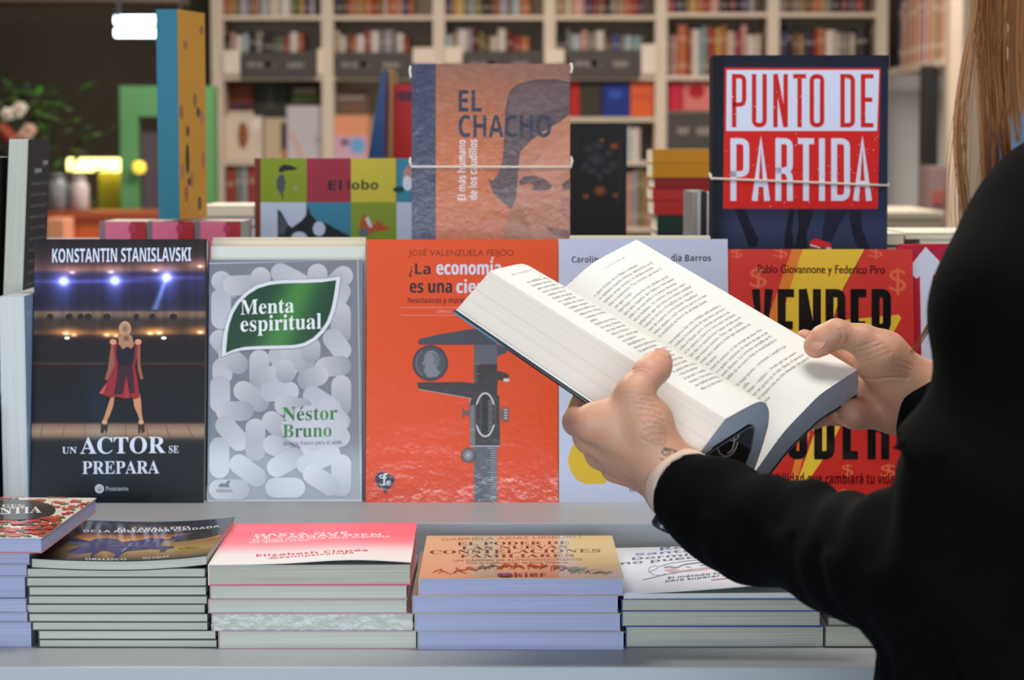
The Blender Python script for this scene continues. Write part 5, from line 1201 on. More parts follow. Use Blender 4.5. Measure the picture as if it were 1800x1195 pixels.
LL = ['era utilidad y dejó','hombre con una','que comenzaba a','eran a medias una','criatura de las','  Había un grupo','ta y cabello de','  Había tres mesas','rapidez sorpren','  Jamás había visto','cabeza los cuernos','y ropajes en telas','pulda.','  Había una barra','de largo sinuoso','das por una luz','  Mesas largas y','ciales, runas que','ni respirar.','  Kingfisher se','encorvó para pasar','  la puerta baja','y me miró de reojo','hasta que por fin','  —¿Lo has visto','me apenó los ojos','  —Yo no sé nada','se ponen muy serios','  —Soy tú misma','té un mes y medio','trantes. Una pasión','me habían hechizado','ellos ni una nueva']
page_text(mbL, LTn, LTf, LBn, [(s_, .885-.0232*i, .002) for i, s_ in enumerate(LL)], .0115, None, CAPH, 'L')
page_text(mbL, LTn, LTf, LBn, [('374   L A  R E I N A', .945, .0)], .0115, None, CAPH*.8, 'L', (176, 174, 168))
mbL.build('left_page_block', m_page, ob); mbR.build('right_page_block', m_page, ob)
# paper cover: follows the underside of both halves, with a folded flap on the left
def offs(c, d):
    tg = np.gradient(c, axis=0); tg /= np.linalg.norm(tg, axis=1)[:, None]; return c+np.c_[tg[:, 1], -tg[:, 0]]*d
def cov(cn, cf, d0, d1, colfn, ext, side):
    def lengthen(c):
        c = c.copy()
        i = 0 if side == 'L' else -1; j = 1 if side == 'L' else -2
        d = c[i]-c[j]; c[i] = c[i]+d/np.linalg.norm(d)*ext; return c
    mb = MB(); ts = np.linspace(-.004, 1.004, 33); n = NS
    for d, fl in ((d0, 0), (d1, 1)):
        V = []; C_ = []
        for t in ts:
            p = S3(offs(lengthen(cn), d), offs(lengthen(cf), d), t); V.append(p); C_.append(np.array([lin(colfn(i/(n-1), t, fl)) for i in range(n)]))
        mb.add(np.concatenate(V)-OB, [(j*n+i, j*n+i+1, (j+1)*n+i+1, (j+1)*n+i) if fl == 0 else (j*n+i, (j+1)*n+i, (j+1)*n+i+1, j*n+i+1) for j in range(32) for i in range(n-1)], np.concatenate(C_))
    # closing rims
    for i in ((0, n-1)):
        V = []; C_ = []
        for t in ts:
            a = S3(offs(lengthen(cn), d0), offs(lengthen(cf), d0), t)[i]; b = S3(offs(lengthen(cn), d1), offs(lengthen(cf), d1), t)[i]; V += [a, b]; C_ += [lin(colfn(i/(n-1), t, 1))]*2
        mb.add(np.array(V)-OB, [(2*j, 2*j+1, 2*j+3, 2*j+2) for j in range(32)], np.array(C_))
    for t in (ts[0], ts[-1]):
        a = S3(offs(lengthen(cn), d0), offs(lengthen(cf), d0), t); b = S3(offs(lengthen(cn), d1), offs(lengthen(cf), d1), t)
        mb.add(np.concatenate([a, b])-OB, [(i, i+1, n+i+1, n+i) for i in range(n-1)], lin((40, 52, 96)))
    return mb
def cl(s, t, fl):
    if fl == 0: return (30, 32, 38)
    k = min(1, max(0, (t-.70)/.12)); kk = 1-min(1, s/.22); k *= kk
    return tuple(np.array((14, 14, 16))*(1-k)+np.array((116, 168, 200))*k)
m_cov = print_mat('book_cover_card', .35, coat=.3)
mbc = cov(LBn, LBf, .0016, .0030, cl, .0035, 'L')
mbf = cov(LBn[:14], LBf[:14], .0003, .0009, lambda s, t, f: (216, 216, 214), .0015, 'L') if False else None
fl_n, fl_f = LBn[:16].copy(), LBf[:16].copy()
def flap():
    mb = MB(); ts = np.linspace(.0, 1.0, 17); n = 16
    d = fl_n[0]-fl_n[1]; a_n = np.vstack([fl_n[0]+d/np.linalg.norm(d)*.0016, fl_n[1:]]); d = fl_f[0]-fl_f[1]; a_f = np.vstack([fl_f[0]+d/np.linalg.norm(d)*.0016, fl_f[1:]])
    for k, (d0, flp) in enumerate(((.0005, 0), (.0011, 1))):
        V = np.concatenate([S3(offs(a_n, d0), offs(a_f, d0), t) for t in ts]); mb.add(V-OB, [(j*n+i, j*n+i+1, (j+1)*n+i+1, (j+1)*n+i) if not flp else (j*n+i, (j+1)*n+i, (j+1)*n+i+1, j*n+i+1) for j in range(16) for i in range(n-1)], lin((222, 222, 220)))
    V = []
    for t in ts: V += [S3(offs(a_n, .0005), offs(a_f, .0005), t)[0], S3(offs(a_n, .0011), offs(a_f, .0011), t)[0]]
    mb.add(np.array(V)-OB, [(2*j, 2*j+1, 2*j+3, 2*j+2) for j in range(16)], lin((226, 226, 224))); return mb
flap().build('cover_flap', m_cov, ob)
# white calligraphy printed on the outside of the cover (seen under the arch of pages)
lb = offs(LBn, .0030); lbf_ = offs(LBf, .0030)
grid_s = np.arange(NS); cand = []
for t in np.linspace(0, .5, 120):
    p = S3(lb, lbf_, t); cand.append(p)
cand = np.array(cand)[:, NS//2:, :]; cpx = proj(cand.reshape(-1, 3)); cflat = cand.reshape(-1, 3)
def on_cover(px, py):
    d = (cpx[:, 0]-px)**2+(cpx[:, 1]-py)**2; i = np.argsort(d)[:4]; w = 1/(d[i]+.05); return (cflat[i]*w[:, None]).sum(0)/w.sum()
for q, w in (([(1262,776),(1262,792),(1272,802),(1284,801),(1294,788),(1297,776)], .9), ([(1290,762),(1292,776),(1287,792),(1279,797)], 1.1), ([(1302,754),(1301,762),(1296,771),(1290,775),(1284,773)], .9), ([(1264,776),(1274,778),(1276,772)], 1.4), ([(1298,757),(1297,768)], .6)):
    qq = rpath(q, 6); pts = np.array([on_cover(*p) for p in qq])-E1*.0003-np.array([0, .0004, 0]); mbc.tube(pts-OB, w*.00055, 5, lin((206, 196, 190)))
mbc.build('front_cover', m_cov, ob)
mbc2 = cov(RBn, RBf, .0004, .0012, lambda s, t, fl: (26, 30, 44), .0005, 'R'); mbc2.build('back_cover', m_cov, ob)
sp = MB(); a = lb[-1]; b_ = offs(RBn, .0012)[0]; V = []
for t in np.linspace(-.004, 1.004, 9):
    for k in range(7): f = k/6; c = a*(1-f)+b_*f+np.array([0, -.004*math.sin(math.pi*f)]); V.append(b1+E1*c[0]+E2*c[1]+U*BL*t)
sp.add(np.array(V)-OB, [(j*7+i, (j+1)*7+i, (j+1)*7+i+1, j*7+i+1) for j in range(8) for i in range(6)], lin((16,16,20))); sp.build('spine', m_cov, ob)
# ------------------------------------------------------------------ distance-field modelling for the reader
def seg(p, a, b):
    ab = b-a; t = np.clip(((p-a)@ab)/(ab@ab+1e-12), 0, 1); return np.linalg.norm(p-a-t[..., None]*ab, axis=-1), t
class SDF:
    """blend of tapered limbs and ellipsoids on a grid, turned into one skin"""
    def __init__(s): s.pr = []
    def cap(s, a, b, ra, rb, k=.006): s.pr.append(('c', np.asarray(a, float), np.asarray(b, float), ra, rb, k)); return s
    def chain(s, pts, rs, k=.006):
        for i in range(len(pts)-1): s.cap(pts[i], pts[i+1], rs[i], rs[i+1], k)
        return s
    def ell(s, c, r, k=.006, R=None): s.pr.append(('e', np.asarray(c, float), np.asarray(r, float), np.eye(3) if R is None else np.asarray(R, float), 0, k)); return s
    def cut(s, c, r, k=.006, R=None): s.pr.append(('x', np.asarray(c, float), np.asarray(r, float), np.eye(3) if R is None else np.asarray(R, float), 0, k)); return s
    def mesh(s, h, disp=None):
        lo = np.full(3, 1e9); hi = -lo
        for p in s.pr:
            if p[0] == 'c':
                for q, r in ((p[1], p[3]), (p[2], p[4])): lo = np.minimum(lo, q-r); hi = np.maximum(hi, q+r)
            elif p[0] == 'e': r = p[2].max(); lo = np.minimum(lo, p[1]-r); hi = np.maximum(hi, p[1]+r)
        lo -= 4*h; hi += 4*h; n = np.ceil((hi-lo)/h).astype(int)+1
        ax = [lo[i]+h*np.arange(n[i]) for i in range(3)]; D = np.full(n, 1.0, np.float32)
        for p in s.pr:
            k = p[5]; m = 3*k+3*h
            if p[0] == 'c': l = np.minimum(p[1]-p[3], p[2]-p[4])-m; u = np.maximum(p[1]+p[3], p[2]+p[4])+m
            else: r = p[2].max(); l = p[1]-r-m; u = p[1]+r+m
            i0 = np.maximum(0, ((l-lo)/h).astype(int)); i1 = np.minimum(n, ((u-lo)/h).astype(int)+2)
            if (i1 <= i0).any(): continue
            sl = tuple(slice(a, b) for a, b in zip(i0, i1))
            G = np.stack(np.meshgrid(*[ax[i][sl[i]] for i in range(3)], indexing='ij'), -1)
            if p[0] == 'c': d, t = seg(G, p[1], p[2]); d = d-(p[3]+(p[4]-p[3])*t)
            else:
                q = (G-p[1])@p[3]; r = p[2]; k0 = np.linalg.norm(q/r, axis=-1); k1 = np.linalg.norm(q/(r*r), axis=-1)+1e-9; d = k0*(k0-1)/k1
            c = D[sl]
            if p[0] == 'x': d = -d; hh = np.clip(.5-.5*(c-d)/k, 0, 1); D[sl] = c*(1-hh)+d*hh+k*hh*(1-hh)
            else: hh = np.clip(.5+.5*(c-d)/k, 0, 1); D[sl] = c*(1-hh)+d*hh-k*hh*(1-hh)
        if disp is not None:
            idx = np.argwhere(np.abs(D) < .02); pts = lo+idx*h; D[tuple(idx.T)] += disp(pts).astype(np.float32)
        return surf_nets(D, lo, h)
def surf_nets(D, lo, h):
    S = D < 0; n = np.array(D.shape)
    cs = np.zeros(n-1, int)
    for a in (0, 1):
        for b in (0, 1):
            for c in (0, 1): cs += S[a:n[0]-1+a, b:n[1]-1+b, c:n[2]-1+c]
    act = (cs > 0) & (cs < 8); ids = np.full(n-1, -1, np.int64); I = np.argwhere(act); ids[act] = np.arange(len(I))
    acc = np.zeros((len(I), 3)); cnt = np.zeros(len(I))
    for ax_ in range(3):
        for da in (0, 1):
            for db in (0, 1):
                o = np.zeros(3, int); oth = [q for q in range(3) if q != ax_]; o[oth[0]] = da; o[oth[1]] = db
                A = I+o; B = A.copy(); B[:, ax_] += 1; va = D[tuple(A.T)]; vb = D[tuple(B.T)]; m = (va < 0) != (vb < 0)
                t = np.where(m, va/(va-vb+1e-12), 0); q = (A-I).astype(float); q[:, ax_] += t; acc[m] += q[m]; cnt[m] += 1
    V = lo+h*(I+acc/np.maximum(cnt, 1)[:, None]); Fc = []
    for ax_ in range(3):
        b_, c_ = [(1, 2), (2, 0), (0, 1)][ax_]
        s0 = [slice(None)]*3; s1 = [slice(None)]*3; s0[ax_] = slice(0, -1); s1[ax_] = slice(1, None)
        E = np.argwhere(S[tuple(s0)] != S[tuple(s1)])
        E = E[(E[:, b_] > 0) & (E[:, c_] > 0) & (E[:, b_] < n[b_]-1) & (E[:, c_] < n[c_]-1)]
        if len(E) == 0: continue
        def at(db, dc): q = E.copy(); q[:, b_] += db; q[:, c_] += dc; return ids[tuple(q.T)]
        Q = np.stack([at(-1, -1), at(0, -1), at(0, 0), at(-1, 0)], 1); fl = S[tuple(E.T)]
        Q[~fl] = Q[~fl][:, ::-1]; Fc.append(Q)
    Fc = np.concatenate(Fc); return V, Fc[(Fc >= 0).all(1)]
def vnormals(V, Fc):
    a, b, c, d = (V[Fc[:, i]] for i in range(4)); fn = np.cross(c-a, d-b); N = np.zeros_like(V)
    for i in range(4): np.add.at(N, Fc[:, i], fn)
    return N/(np.linalg.norm(N, axis=1)[:, None]+1e-12)
def relax(V, Fc, it=2, w=.5):
    for _ in range(it):
        A = np.zeros_like(V); c = np.zeros(len(V))
        for i in range(4):
            for j in (1, 3): np.add.at(A, Fc[:, i], V[Fc[:, (i+j) % 4]]); np.add.at(c, Fc[:, i], 1)
        V = V*(1-w)+w*A/np.maximum(c, 1)[:, None]
    return V

# ------------------------------------------------------------------ left hand (near the camera): thumb on the page, fingers under the cover
def pxr(r, D): return r*D/F
LH = SDF(); k = .007
W = P(1182, 842, 1.468)
LH.chain([P(1330, 925, 1.395), P(1240, 885, 1.432), P(1196, 852, 1.460)], [.0265, .0225, .0205], .012)
mc = {2: (P(1160,802,1.458), P(1040,743,1.455), .0125, .0120), 3: (P(1160,820,1.468), P(1040,766,1.471), .0125, .0122), 4: (P(1164,834,1.480), P(1058,795,1.491), .012, .0114), 5: (P(1170,848,1.492), P(1084,820,1.508), .0115, .0108)}
for i, (a, b, ra, rb) in mc.items(): LH.cap(a, b, ra, rb, .009); LH.cap(P(1200, 855, 1.463), a, .0185, ra+.002, .012)
LH.cap(P(1110,770,1.458), P(1090,800,1.478), .0125, .0125, .012)
fing = {2: [(-.0655,-.0550,.425), (-.042,-.0430,.49), (-.020,-.0335,.53)], 3: [(-.058,-.0600,.33), (-.034,-.0435,.38), (-.012,-.0330,.42)],
        4: [(-.054,-.0600,.245), (-.030,-.0430,.285), (-.011,-.0335,.32)], 5: [(-.050,-.0570,.155), (-.030,-.0430,.19), (-.014,-.0345,.22)]}
rad = {2: (.0108,.0092,.0085,.0075), 3: (.0108,.0092,.0086,.0076), 4: (.0102,.0088,.0082,.0072), 5: (.0092,.0078,.0072,.0064)}
for i in fing: LH.chain([mc[i][1]]+[BK(*q) for q in fing[i]], rad[i], .004)
th = [P(1160,800,1.455), P(1136,746,1.452), P(1115,690,1.4535), P(1140,657,1.4600), P(1152,647,1.467), P(1159,638,1.4735)]
LH.cap(th[0], th[1], .0145, .0138, .010); LH.cap(th[1], th[2], .0138, .0112, .007); LH.cap(th[2], th[3], .0110, .0100, .004); LH.cap(th[3], th[4], .0100, .0098, .004); LH.cap(th[4], th[5], .0098, .0088, .004)
LH.cap(P(1150,792,1.457), P(1150,735,1.460), .0120, .0115, .008)
LH.cap(P(1072,728,1.455), P(1112,716,1.456), .0095, .0105, .010)
# thumbnail: a thin curved plate on the back of the last joint
ax_t = th[5]-th[3]; ax_t /= np.linalg.norm(ax_t); view = CAMP-th[5]; view /= np.linalg.norm(view)
nn_ = view*.9+np.array([-.12, 0, .55]); nn_ -= ax_t*(nn_@ax_t); nn_ /= np.linalg.norm(nn_); bb_ = np.cross(ax_t, nn_)
LNAIL = (th[5]-ax_t*.0008+nn_*.0078, np.stack([ax_t, bb_, nn_], 1), np.array([.0062, .0064, .0022]))
def nail(S, N): S.ell(N[0], N[2], .0008, N[1])
V1, F1 = LH.mesh(.0010)

# ------------------------------------------------------------------ right hand: thumb on the page, palm round the fore-edge
RH = SDF()
RH.chain([P(1720,712,1.60), P(1650,702,1.602), P(1604,694,1.605)], [.0265, .0245, .0225], .012)
rt = [P(1588,662,1.598), P(1552,624,1.592), P(1517,598,1.590), P(1470,586,1.588), P(1448,597,1.589), P(1434,608,1.5905)]
RH.cap(rt[0], rt[1], .0185, .0165, .010); RH.cap(rt[1], rt[2], .0160, .0112, .008); RH.cap(rt[2], rt[3], .0100, .0096, .005); RH.cap(rt[3], rt[4], .0098, .0098, .004); RH.cap(rt[4], rt[5], .0098, .0086, .004)
RH.cap(P(1575,668,1.604), P(1535,638,1.604), .0165, .0130, .010)
rm = {2: (P(1585,672,1.618), BK(.166,.004,.10), .0125, .0115), 3: (P(1586,690,1.622), BK(.168,-.010,.055), .012, .0115), 4: (P(1580,708,1.620), BK(.164,-.022,.010), .0115, .0108), 5: (P(1572,728,1.612), P(1503,728,1.603), .0112, .0105)}
for i, (a, b, ra, rb) in rm.items(): RH.cap(a, b, ra, rb, .009); RH.cap(P(1606,696,1.608), a, .018, ra+.001, .010)
RH.cap(P(1530,690,1.625), P(1560,700,1.622), .0130, .0140, .012)
rf = {2: [(.1585,.0065,.185), (.1490,.0075,.230), (.1400,.0095,.255)], 3: [(.140,-.0235,.20), (.116,-.0290,.24), (.098,-.0355,.26)], 4: [(.139,-.0245,.115), (.115,-.0295,.145), (.096,-.0360,.17)], 5: [(.136,-.0265,.030), (.114,-.0305,.055), (.098,-.0360,.075)]}
rr = {2: (.0100,.0085,.0078,.0066), 3: (.0105,.0090,.0084,.0074), 4: (.0100,.0086,.0080,.0070), 5: (.0098,.0082,.0074,.0064)}
for i in rf: RH.chain([rm[i][1]]+[BK(*q) for q in rf[i]], rr[i], .004)
ax_r = rt[5]-rt[3]; ax_r /= np.linalg.norm(ax_r); view = CAMP-rt[5]; view /= np.linalg.norm(view)
n2_ = view*.8+np.array([0, 0, .6]); n2_ -= ax_r*(n2_@ax_r); n2_ /= np.linalg.norm(n2_)
RNAIL = (P(1439.5, 601.5, 1.5815), np.stack([ax_r, np.cross(ax_r, n2_), n2_], 1), np.array([.0060, .0056, .0020]))
V2, F2 = RH.mesh(.0010)

# skin detail: creases pressed in where the photograph shows them
def crease(V, Fc, lines):
    N = vnormals(V, Fc); px = proj(V); vis = ((CAMP-V)*N).sum(1) > -.02
    D = np.zeros(len(V))
    for q, w, dep in lines:
        q = np.asarray(rpath(q, 10), float); best = np.full(len(V), 1e9)
        near = vis & (px[:, 0] > q[:, 0].min()-8) & (px[:, 0] < q[:, 0].max()+8) & (px[:, 1] > q[:, 1].min()-8) & (px[:, 1] < q[:, 1].max()+8)
        if not near.any(): continue
        pp = px[near]; b = np.full(len(pp), 1e9)
        for i in range(len(q)-1): b = np.minimum(b, seg(pp, q[i], q[i+1])[0])
        e = np.exp(-(b/w)**2)*dep - .45*dep*np.exp(-((b-2.4*w)/(1.2*w))**2)
        D[near] = np.maximum(D[near], e) if dep > 0 else D[near]+e
    return V-N*D[:, None]
V1 = crease(V1, F1, [
  ([(1112,650),(1122,645),(1134,646),(1146,652)], 1.4, 0.00085), ([(1113,655),(1125,651),(1138,655)], 1.2, 0.00068), ([(1118,642),(1128,640),(1140,644)], 1.0, .0003),
  ([(1094,692),(1110,690),(1128,694),(1146,696)], 1.3, 0.00068), ([(1098,700),(1116,699),(1136,703),(1152,706)], 1.3, 0.00085), ([(1104,709),(1122,708),(1140,712),(1156,716)], 1.4, 0.00085),
  ([(1112,720),(1130,718),(1148,722),(1164,730)], 1.4, 0.00102), ([(1118,732),(1136,729),(1154,734),(1168,742)], 1.4, 0.00102), ([(1126,745),(1142,741),(1158,745),(1171,752)], 1.4, 0.00102), ([(1132,757),(1148,752),(1163,754),(1173,760)], 1.4, 0.00102),
  ([(1138,768),(1152,762),(1166,762),(1174,768)], 1.4, 0.00102), ([(1144,777),(1158,772),(1172,776)], 1.3, 0.00085), ([(1130,772),(1150,784),(1172,782)], 1.6, 0.00085)])
V2 = crease(V2, F2, [
  ([(1476,578),(1481,590),(1476,604)], 1.6, .0007), ([(1487,576),(1493,588),(1488,602)], 1.4, .0005), ([(1500,580),(1508,590),(1502,606)], 1.4, .0004),
  ([(1500,612),(1522,606),(1542,598)], 1.5, .0006), ([(1504,620),(1528,613),(1550,604)], 1.5, .0006), ([(1508,629),(1534,621),(1558,611)], 1.4, .0005), ([(1514,638),(1540,629),(1566,618)], 1.4, .0005),
  ([(1574,634),(1590,636),(1604,644)], 1.2, .0004), ([(1572,644),(1588,645),(1602,652)], 1.2, .0004), ([(1568,654),(1584,654),(1598,660)], 1.2, .0004),
  ([(1512,664),(1535,668),(1562,664),(1596,664)], 2.2, .0012), ([(1472,728),(1477,740),(1478,752)], 1.6, .0009), ([(1462,732),(1466,744)], 1.3, .0005), ([(1546,732),(1552,744),(1562,752)], 1.4, .0005)])
SK = np.array((205, 152, 122.))
def skin_cols(V, Fc, seed):
    rs = np.random.RandomState(seed); c = np.repeat(SK[None], len(V), 0); ph = rs.uniform(0, 6, 9)
    n = sum(np.sin(V@(rs.normal(0, 1, 3)*f)+ph[i]) for i, f in enumerate((70, 90, 130, 170, 230, 300, 400)))/7
    return c*(1+.03*n[:, None])*np.array((1, 1-.0, 1.0))
def paint(V, Fc, cols, px_c, px_r, rgb, w=1.0):
    px = proj(V); q = np.exp(-(((px-px_c)/px_r)**2).sum(1))[:, None]*w; return cols*(1-q)+np.array(rgb, float)*q
C1 = skin_cols(V1, F1, 1); C2 = skin_cols(V2, F2, 2)
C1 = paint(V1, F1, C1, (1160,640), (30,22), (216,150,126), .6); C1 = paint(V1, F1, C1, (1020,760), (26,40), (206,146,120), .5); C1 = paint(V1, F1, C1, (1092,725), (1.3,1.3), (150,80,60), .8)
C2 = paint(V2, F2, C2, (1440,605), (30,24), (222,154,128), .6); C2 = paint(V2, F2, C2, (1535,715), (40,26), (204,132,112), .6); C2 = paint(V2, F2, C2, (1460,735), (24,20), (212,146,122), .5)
# lettered tattoo above the wrist
tp = [rpath([(1172,792),(1165,790),(1164,797),(1171,801),(1179,796),(1177,789),(1168,788)], 4), rpath([(1162,806),(1168,811),(1178,808),(1184,798),(1188,792)], 5), rpath([(1170,790),(1182,790),(1196,797),(1204,800)], 5), rpath([(1187,805),(1189,799),(1194,798),(1193,805),(1198,799),(1203,803)], 2)]
px1 = proj(V1); N1 = vnormals(V1, F1); b = np.full(len(V1), 1e9); m = ((CAMP-V1)*N1).sum(1) > 0
for q in tp:
    for i in range(len(q)-1): b[m] = np.minimum(b[m], seg(px1[m], q[i], q[i+1])[0])
q = np.clip(1.6-b/1.1, 0, 1)[:, None]*.85; C1 = C1*(1-q)+np.array((58, 66, 66.))*q
# ------------------------------------------------------------------ head with face, neck, trunk, legs
face = np.array([-.60, .76, -.22]); face /= np.linalg.norm(face); rgt = np.cross(face, (0, 0, 1)); rgt /= np.linalg.norm(rgt); upv = np.cross(rgt, face)
HC = P(1984, -160, 1.39)
FR = np.stack([rgt, face, upv], 1)
def hp(x, y, z): return HC+FR@np.array([x, y, z])
HD = SDF()
HD.ell(hp(0, -.012, .030), (.074, .092, .088), .02, FR); HD.ell(hp(0, .030, -.045), (.056, .058, .068), .03, FR); HD.ell(hp(0, .066, -.098), (.026, .022, .020), .02, FR)
HD.chain([hp(-.060, .005, -.062), hp(-.045, .045, -.088), hp(0, .070, -.100)], [.016, .014, .014], .02); HD.chain([hp(.060, .005, -.062), hp(.045, .045, -.088), hp(0, .070, -.100)], [.016, .014, .014], .02)
HD.chain([hp(0, .088, .004), hp(0, .104, -.026), hp(0, .108, -.034)], [.006, .0085, .009], .010); HD.cap(hp(-.012, .094, -.036), hp(.012, .094, -.036), .007, .007, .008)
HD.cap(hp(-.020, .083, -.060), hp(.020, .083, -.060), .0065, .0065, .006); HD.cap(hp(-.017, .082, -.070), hp(.017, .082, -.070), .0075, .0075, .006); HD.cut(hp(0, .094, -.0645), (.022, .006, .0016), .003, FR)
for sg in (-1, 1):
    HD.cut(hp(.031*sg, .092, .002), (.018, .012, .012), .012, FR); HD.ell(hp(.031*sg, .074, .000), (.0125, .0125, .0115), .003, FR); HD.cap(hp(.016*sg, .089, .017), hp(.044*sg, .080, .018), .006, .005, .010)
    HD.ell(hp(.042*sg, .062, -.030), (.018, .016, .014), .016, FR); HD.ell(hp(.074*sg, -.010, -.010), (.007, .018, .030), .006, FR); HD.cut(hp(.080*sg, -.006, -.008), (.005, .010, .018), .004, FR)
neckb = np.array([.418, 1.385, 1.265])
HD.chain([hp(0, -.035, -.055), (hp(0, -.02, -.1)+neckb)/2, neckb], [.050, .050, .056], .03)
V3, F3 = HD.mesh(.0028); V3 = relax(V3, F3, 1)
BD_ = SDF(); sh_l = P(1910, 400, 1.290); sh_r = np.array([.520, 1.515, 1.245]); el_l = P(1692, 1005, 1.225); el_r = np.array([.500, 1.590, 1.000])
tor = [neckb-(0, 0, .02), np.array([.425, 1.375, 1.16]), np.array([.435, 1.36, 1.00]), np.array([.445, 1.35, .84])]
BD_.chain(tor, [.06, .105, .10, .125], .05); BD_.cap(sh_l, sh_r, .034, .034, .04); BD_.chain([sh_l, P(1815,560,1.25), P(1768,860,1.235), el_l, P(1490, 972, 1.32), P(1400,947,1.365), P(1330, 925, 1.395)], [.030, .028, .026, .024, .020, .021, .0255], .006); BD_.chain([sh_r, el_r, P(1720, 712, 1.60)], [.046, .038, .0265], .03)
hipL = np.array([.395, 1.30, .80]); hipR = np.array([.500, 1.41, .80])
for hp_, kx in ((hipL, -.02), (hipR, .02)):
    kn = hp_+np.array([-.03, .03, -.37]); an = np.array([hp_[0]-.01, hp_[1]+.0, .075]); BD_.chain([hp_, kn, an], [.085, .058, .042], .05); BD_.cap(an-(0, 0, .03), an+np.array([-.12, .085, -.045]), .040, .030, .03)
V4, F4 = BD_.mesh(.007); V4 = relax(V4, F4, 1)
C3 = skin_cols(V3, F3, 3)
ctr = [hp(.031*s, .0855, .0) for s in (-1, 1)]
for c in ctr: d = np.linalg.norm(V3-c, axis=1)[:, None]; C3 = np.where(d < .0075, (60, 44, 34), np.where(d < .0125, (226, 220, 214), C3))
d = np.linalg.norm((V3-hp(0, .088, -.065))/(1, 1, .5), axis=1)[:, None]; C3 = np.where(d < .022, (186, 106, 100), C3)
Vs = [V1, V2, V3, V4]; Fs = [F1, F2, F3, F4]; off = 0; FA = []
for v, f in zip(Vs, Fs): FA.append(f+off); off += len(v)
def skin_mat():
    m = print_mat('skin', .48); nt = m.node_tree; b = nt.nodes['Principled BSDF']
    b.inputs['Subsurface Weight'].default_value = .22; b.inputs['Subsurface Radius'].default_value = (1, .35, .2); b.inputs['Subsurface Scale'].default_value = .004
    tc = nt.nodes.new('ShaderNodeTexCoord'); v = nt.nodes.new('ShaderNodeTexVoronoi'); v.inputs['Scale'].default_value = 900; n = nt.nodes.new('ShaderNodeTexNoise'); n.inputs['Scale'].default_value = 260; n.inputs['Detail'].default_value = 5
    ad = nt.nodes.new('ShaderNodeMath'); ad.operation = 'ADD'; nt.links.new(tc.outputs['Object'], v.inputs['Vector']); nt.links.new(tc.outputs['Object'], n.inputs['Vector']); nt.links.new(v.outputs['Distance'], ad.inputs[0]); nt.links.new(n.outputs['Fac'], ad.inputs[1])
    bp = nt.nodes.new('ShaderNodeBump'); bp.inputs['Strength'].default_value = .22; bp.inputs['Distance'].default_value = .0008; nt.links.new(ad.outputs[0], bp.inputs['Height']); nt.links.new(bp.outputs['Normal'], b.inputs['Normal']); return m
mb = MB(); VV = np.concatenate(Vs); FF = np.concatenate(FA)
mb.add(VV, FF.tolist(), lin(np.clip(np.concatenate([C1, C2, C3, np.repeat(SK[None], len(V4), 0)]), 0, 255)))
person = mb.build('person', skin_mat(), smooth=True)
tag(person, 'person with long fair hair in a black sweater reading the open book', 'person')
m_nail = M((216, 160, 136), .3, coat=.2)
for N in (LNAIL, RNAIL):
    S = SDF(); S.ell(N[0], N[2], .001, N[1]); v, f = S.mesh(.0006); mb = MB(); mb.add(v, f.tolist(), lin((222,168,148))); mb.build('thumbnail', m_nail, person, smooth=True)

# ------------------------------------------------------------------ black sweater, trousers, shoes
m_knit = M((6, 6, 6), .92, bump=.3, bscale=420, spec=.08)
m_rib = bpy.data.materials.new('ribbed_knit'); m_rib.use_nodes = True
SW = SDF()
fore = [P(1692,1002,1.225), P(1600,1002,1.26), P(1490,972,1.32), P(1400,947,1.365), P(1320,922,1.395), P(1262,898,1.420), P(1212,868,1.440)]
fr = [pxr(140,1.225), pxr(130,1.26), pxr(104,1.32), pxr(94,1.365), pxr(92,1.395), pxr(86,1.42), pxr(74,1.44)]
SW.chain(fore, fr, .012)
arm = [P(1922,422,1.285), P(1824,568,1.25), P(1818,715,1.24), P(1744,872,1.23), P(1698,1000,1.225)]
SW.chain(arm, [pxr(176,1.285), pxr(182,1.25), pxr(181,1.24), pxr(180,1.23), pxr(146,1.225)], .008)
SW.chain([P(1922,422,1.285), np.array([.48, 1.45, 1.245]), sh_r], [.056, .055, .058], .04)
SW.chain([np.array([.425, 1.375, 1.20]), np.array([.43, 1.36, 1.08]), np.array([.425, 1.345, .95]), np.array([.435, 1.34, .80])], [.115, .125, .125, .135], .05)
SW.cap(P(1960, 900, 1.27), P(1866, 1275, 1.27), pxr(300,1.27), pxr(345,1.27), .03)
SW.chain([sh_r, el_r, P(1680,716,1.60), P(1628,712,1.602)], [.058, .050, pxr(74,1.6), pxr(64,1.6)], .02)
CW = P(1217,861,1.446); ca = CW-P(1320,922,1.395); ca /= np.linalg.norm(ca); ce1 = np.cross(ca, (0, 0, 1)); ce1 /= np.linalg.norm(ce1); SW.cut(CW+ca*.032, (.065, .065, .032), .003, np.stack([ce1, np.cross(ca, ce1), ca], 1))
CW2 = P(1590,709,1.602); SW.cut(CW2+np.array([-.032, 0, .004]), (.032, .065, .065), .003)
SW.cap(neckb-(0, 0, .03), neckb+(0, 0, .02), .072, .066, .02)
fa, fb_ = P(1692,1002,1.225), P(1212,868,1.440); fax = (fb_-fa)/np.linalg.norm(fb_-fa); flen = np.linalg.norm(fb_-fa)
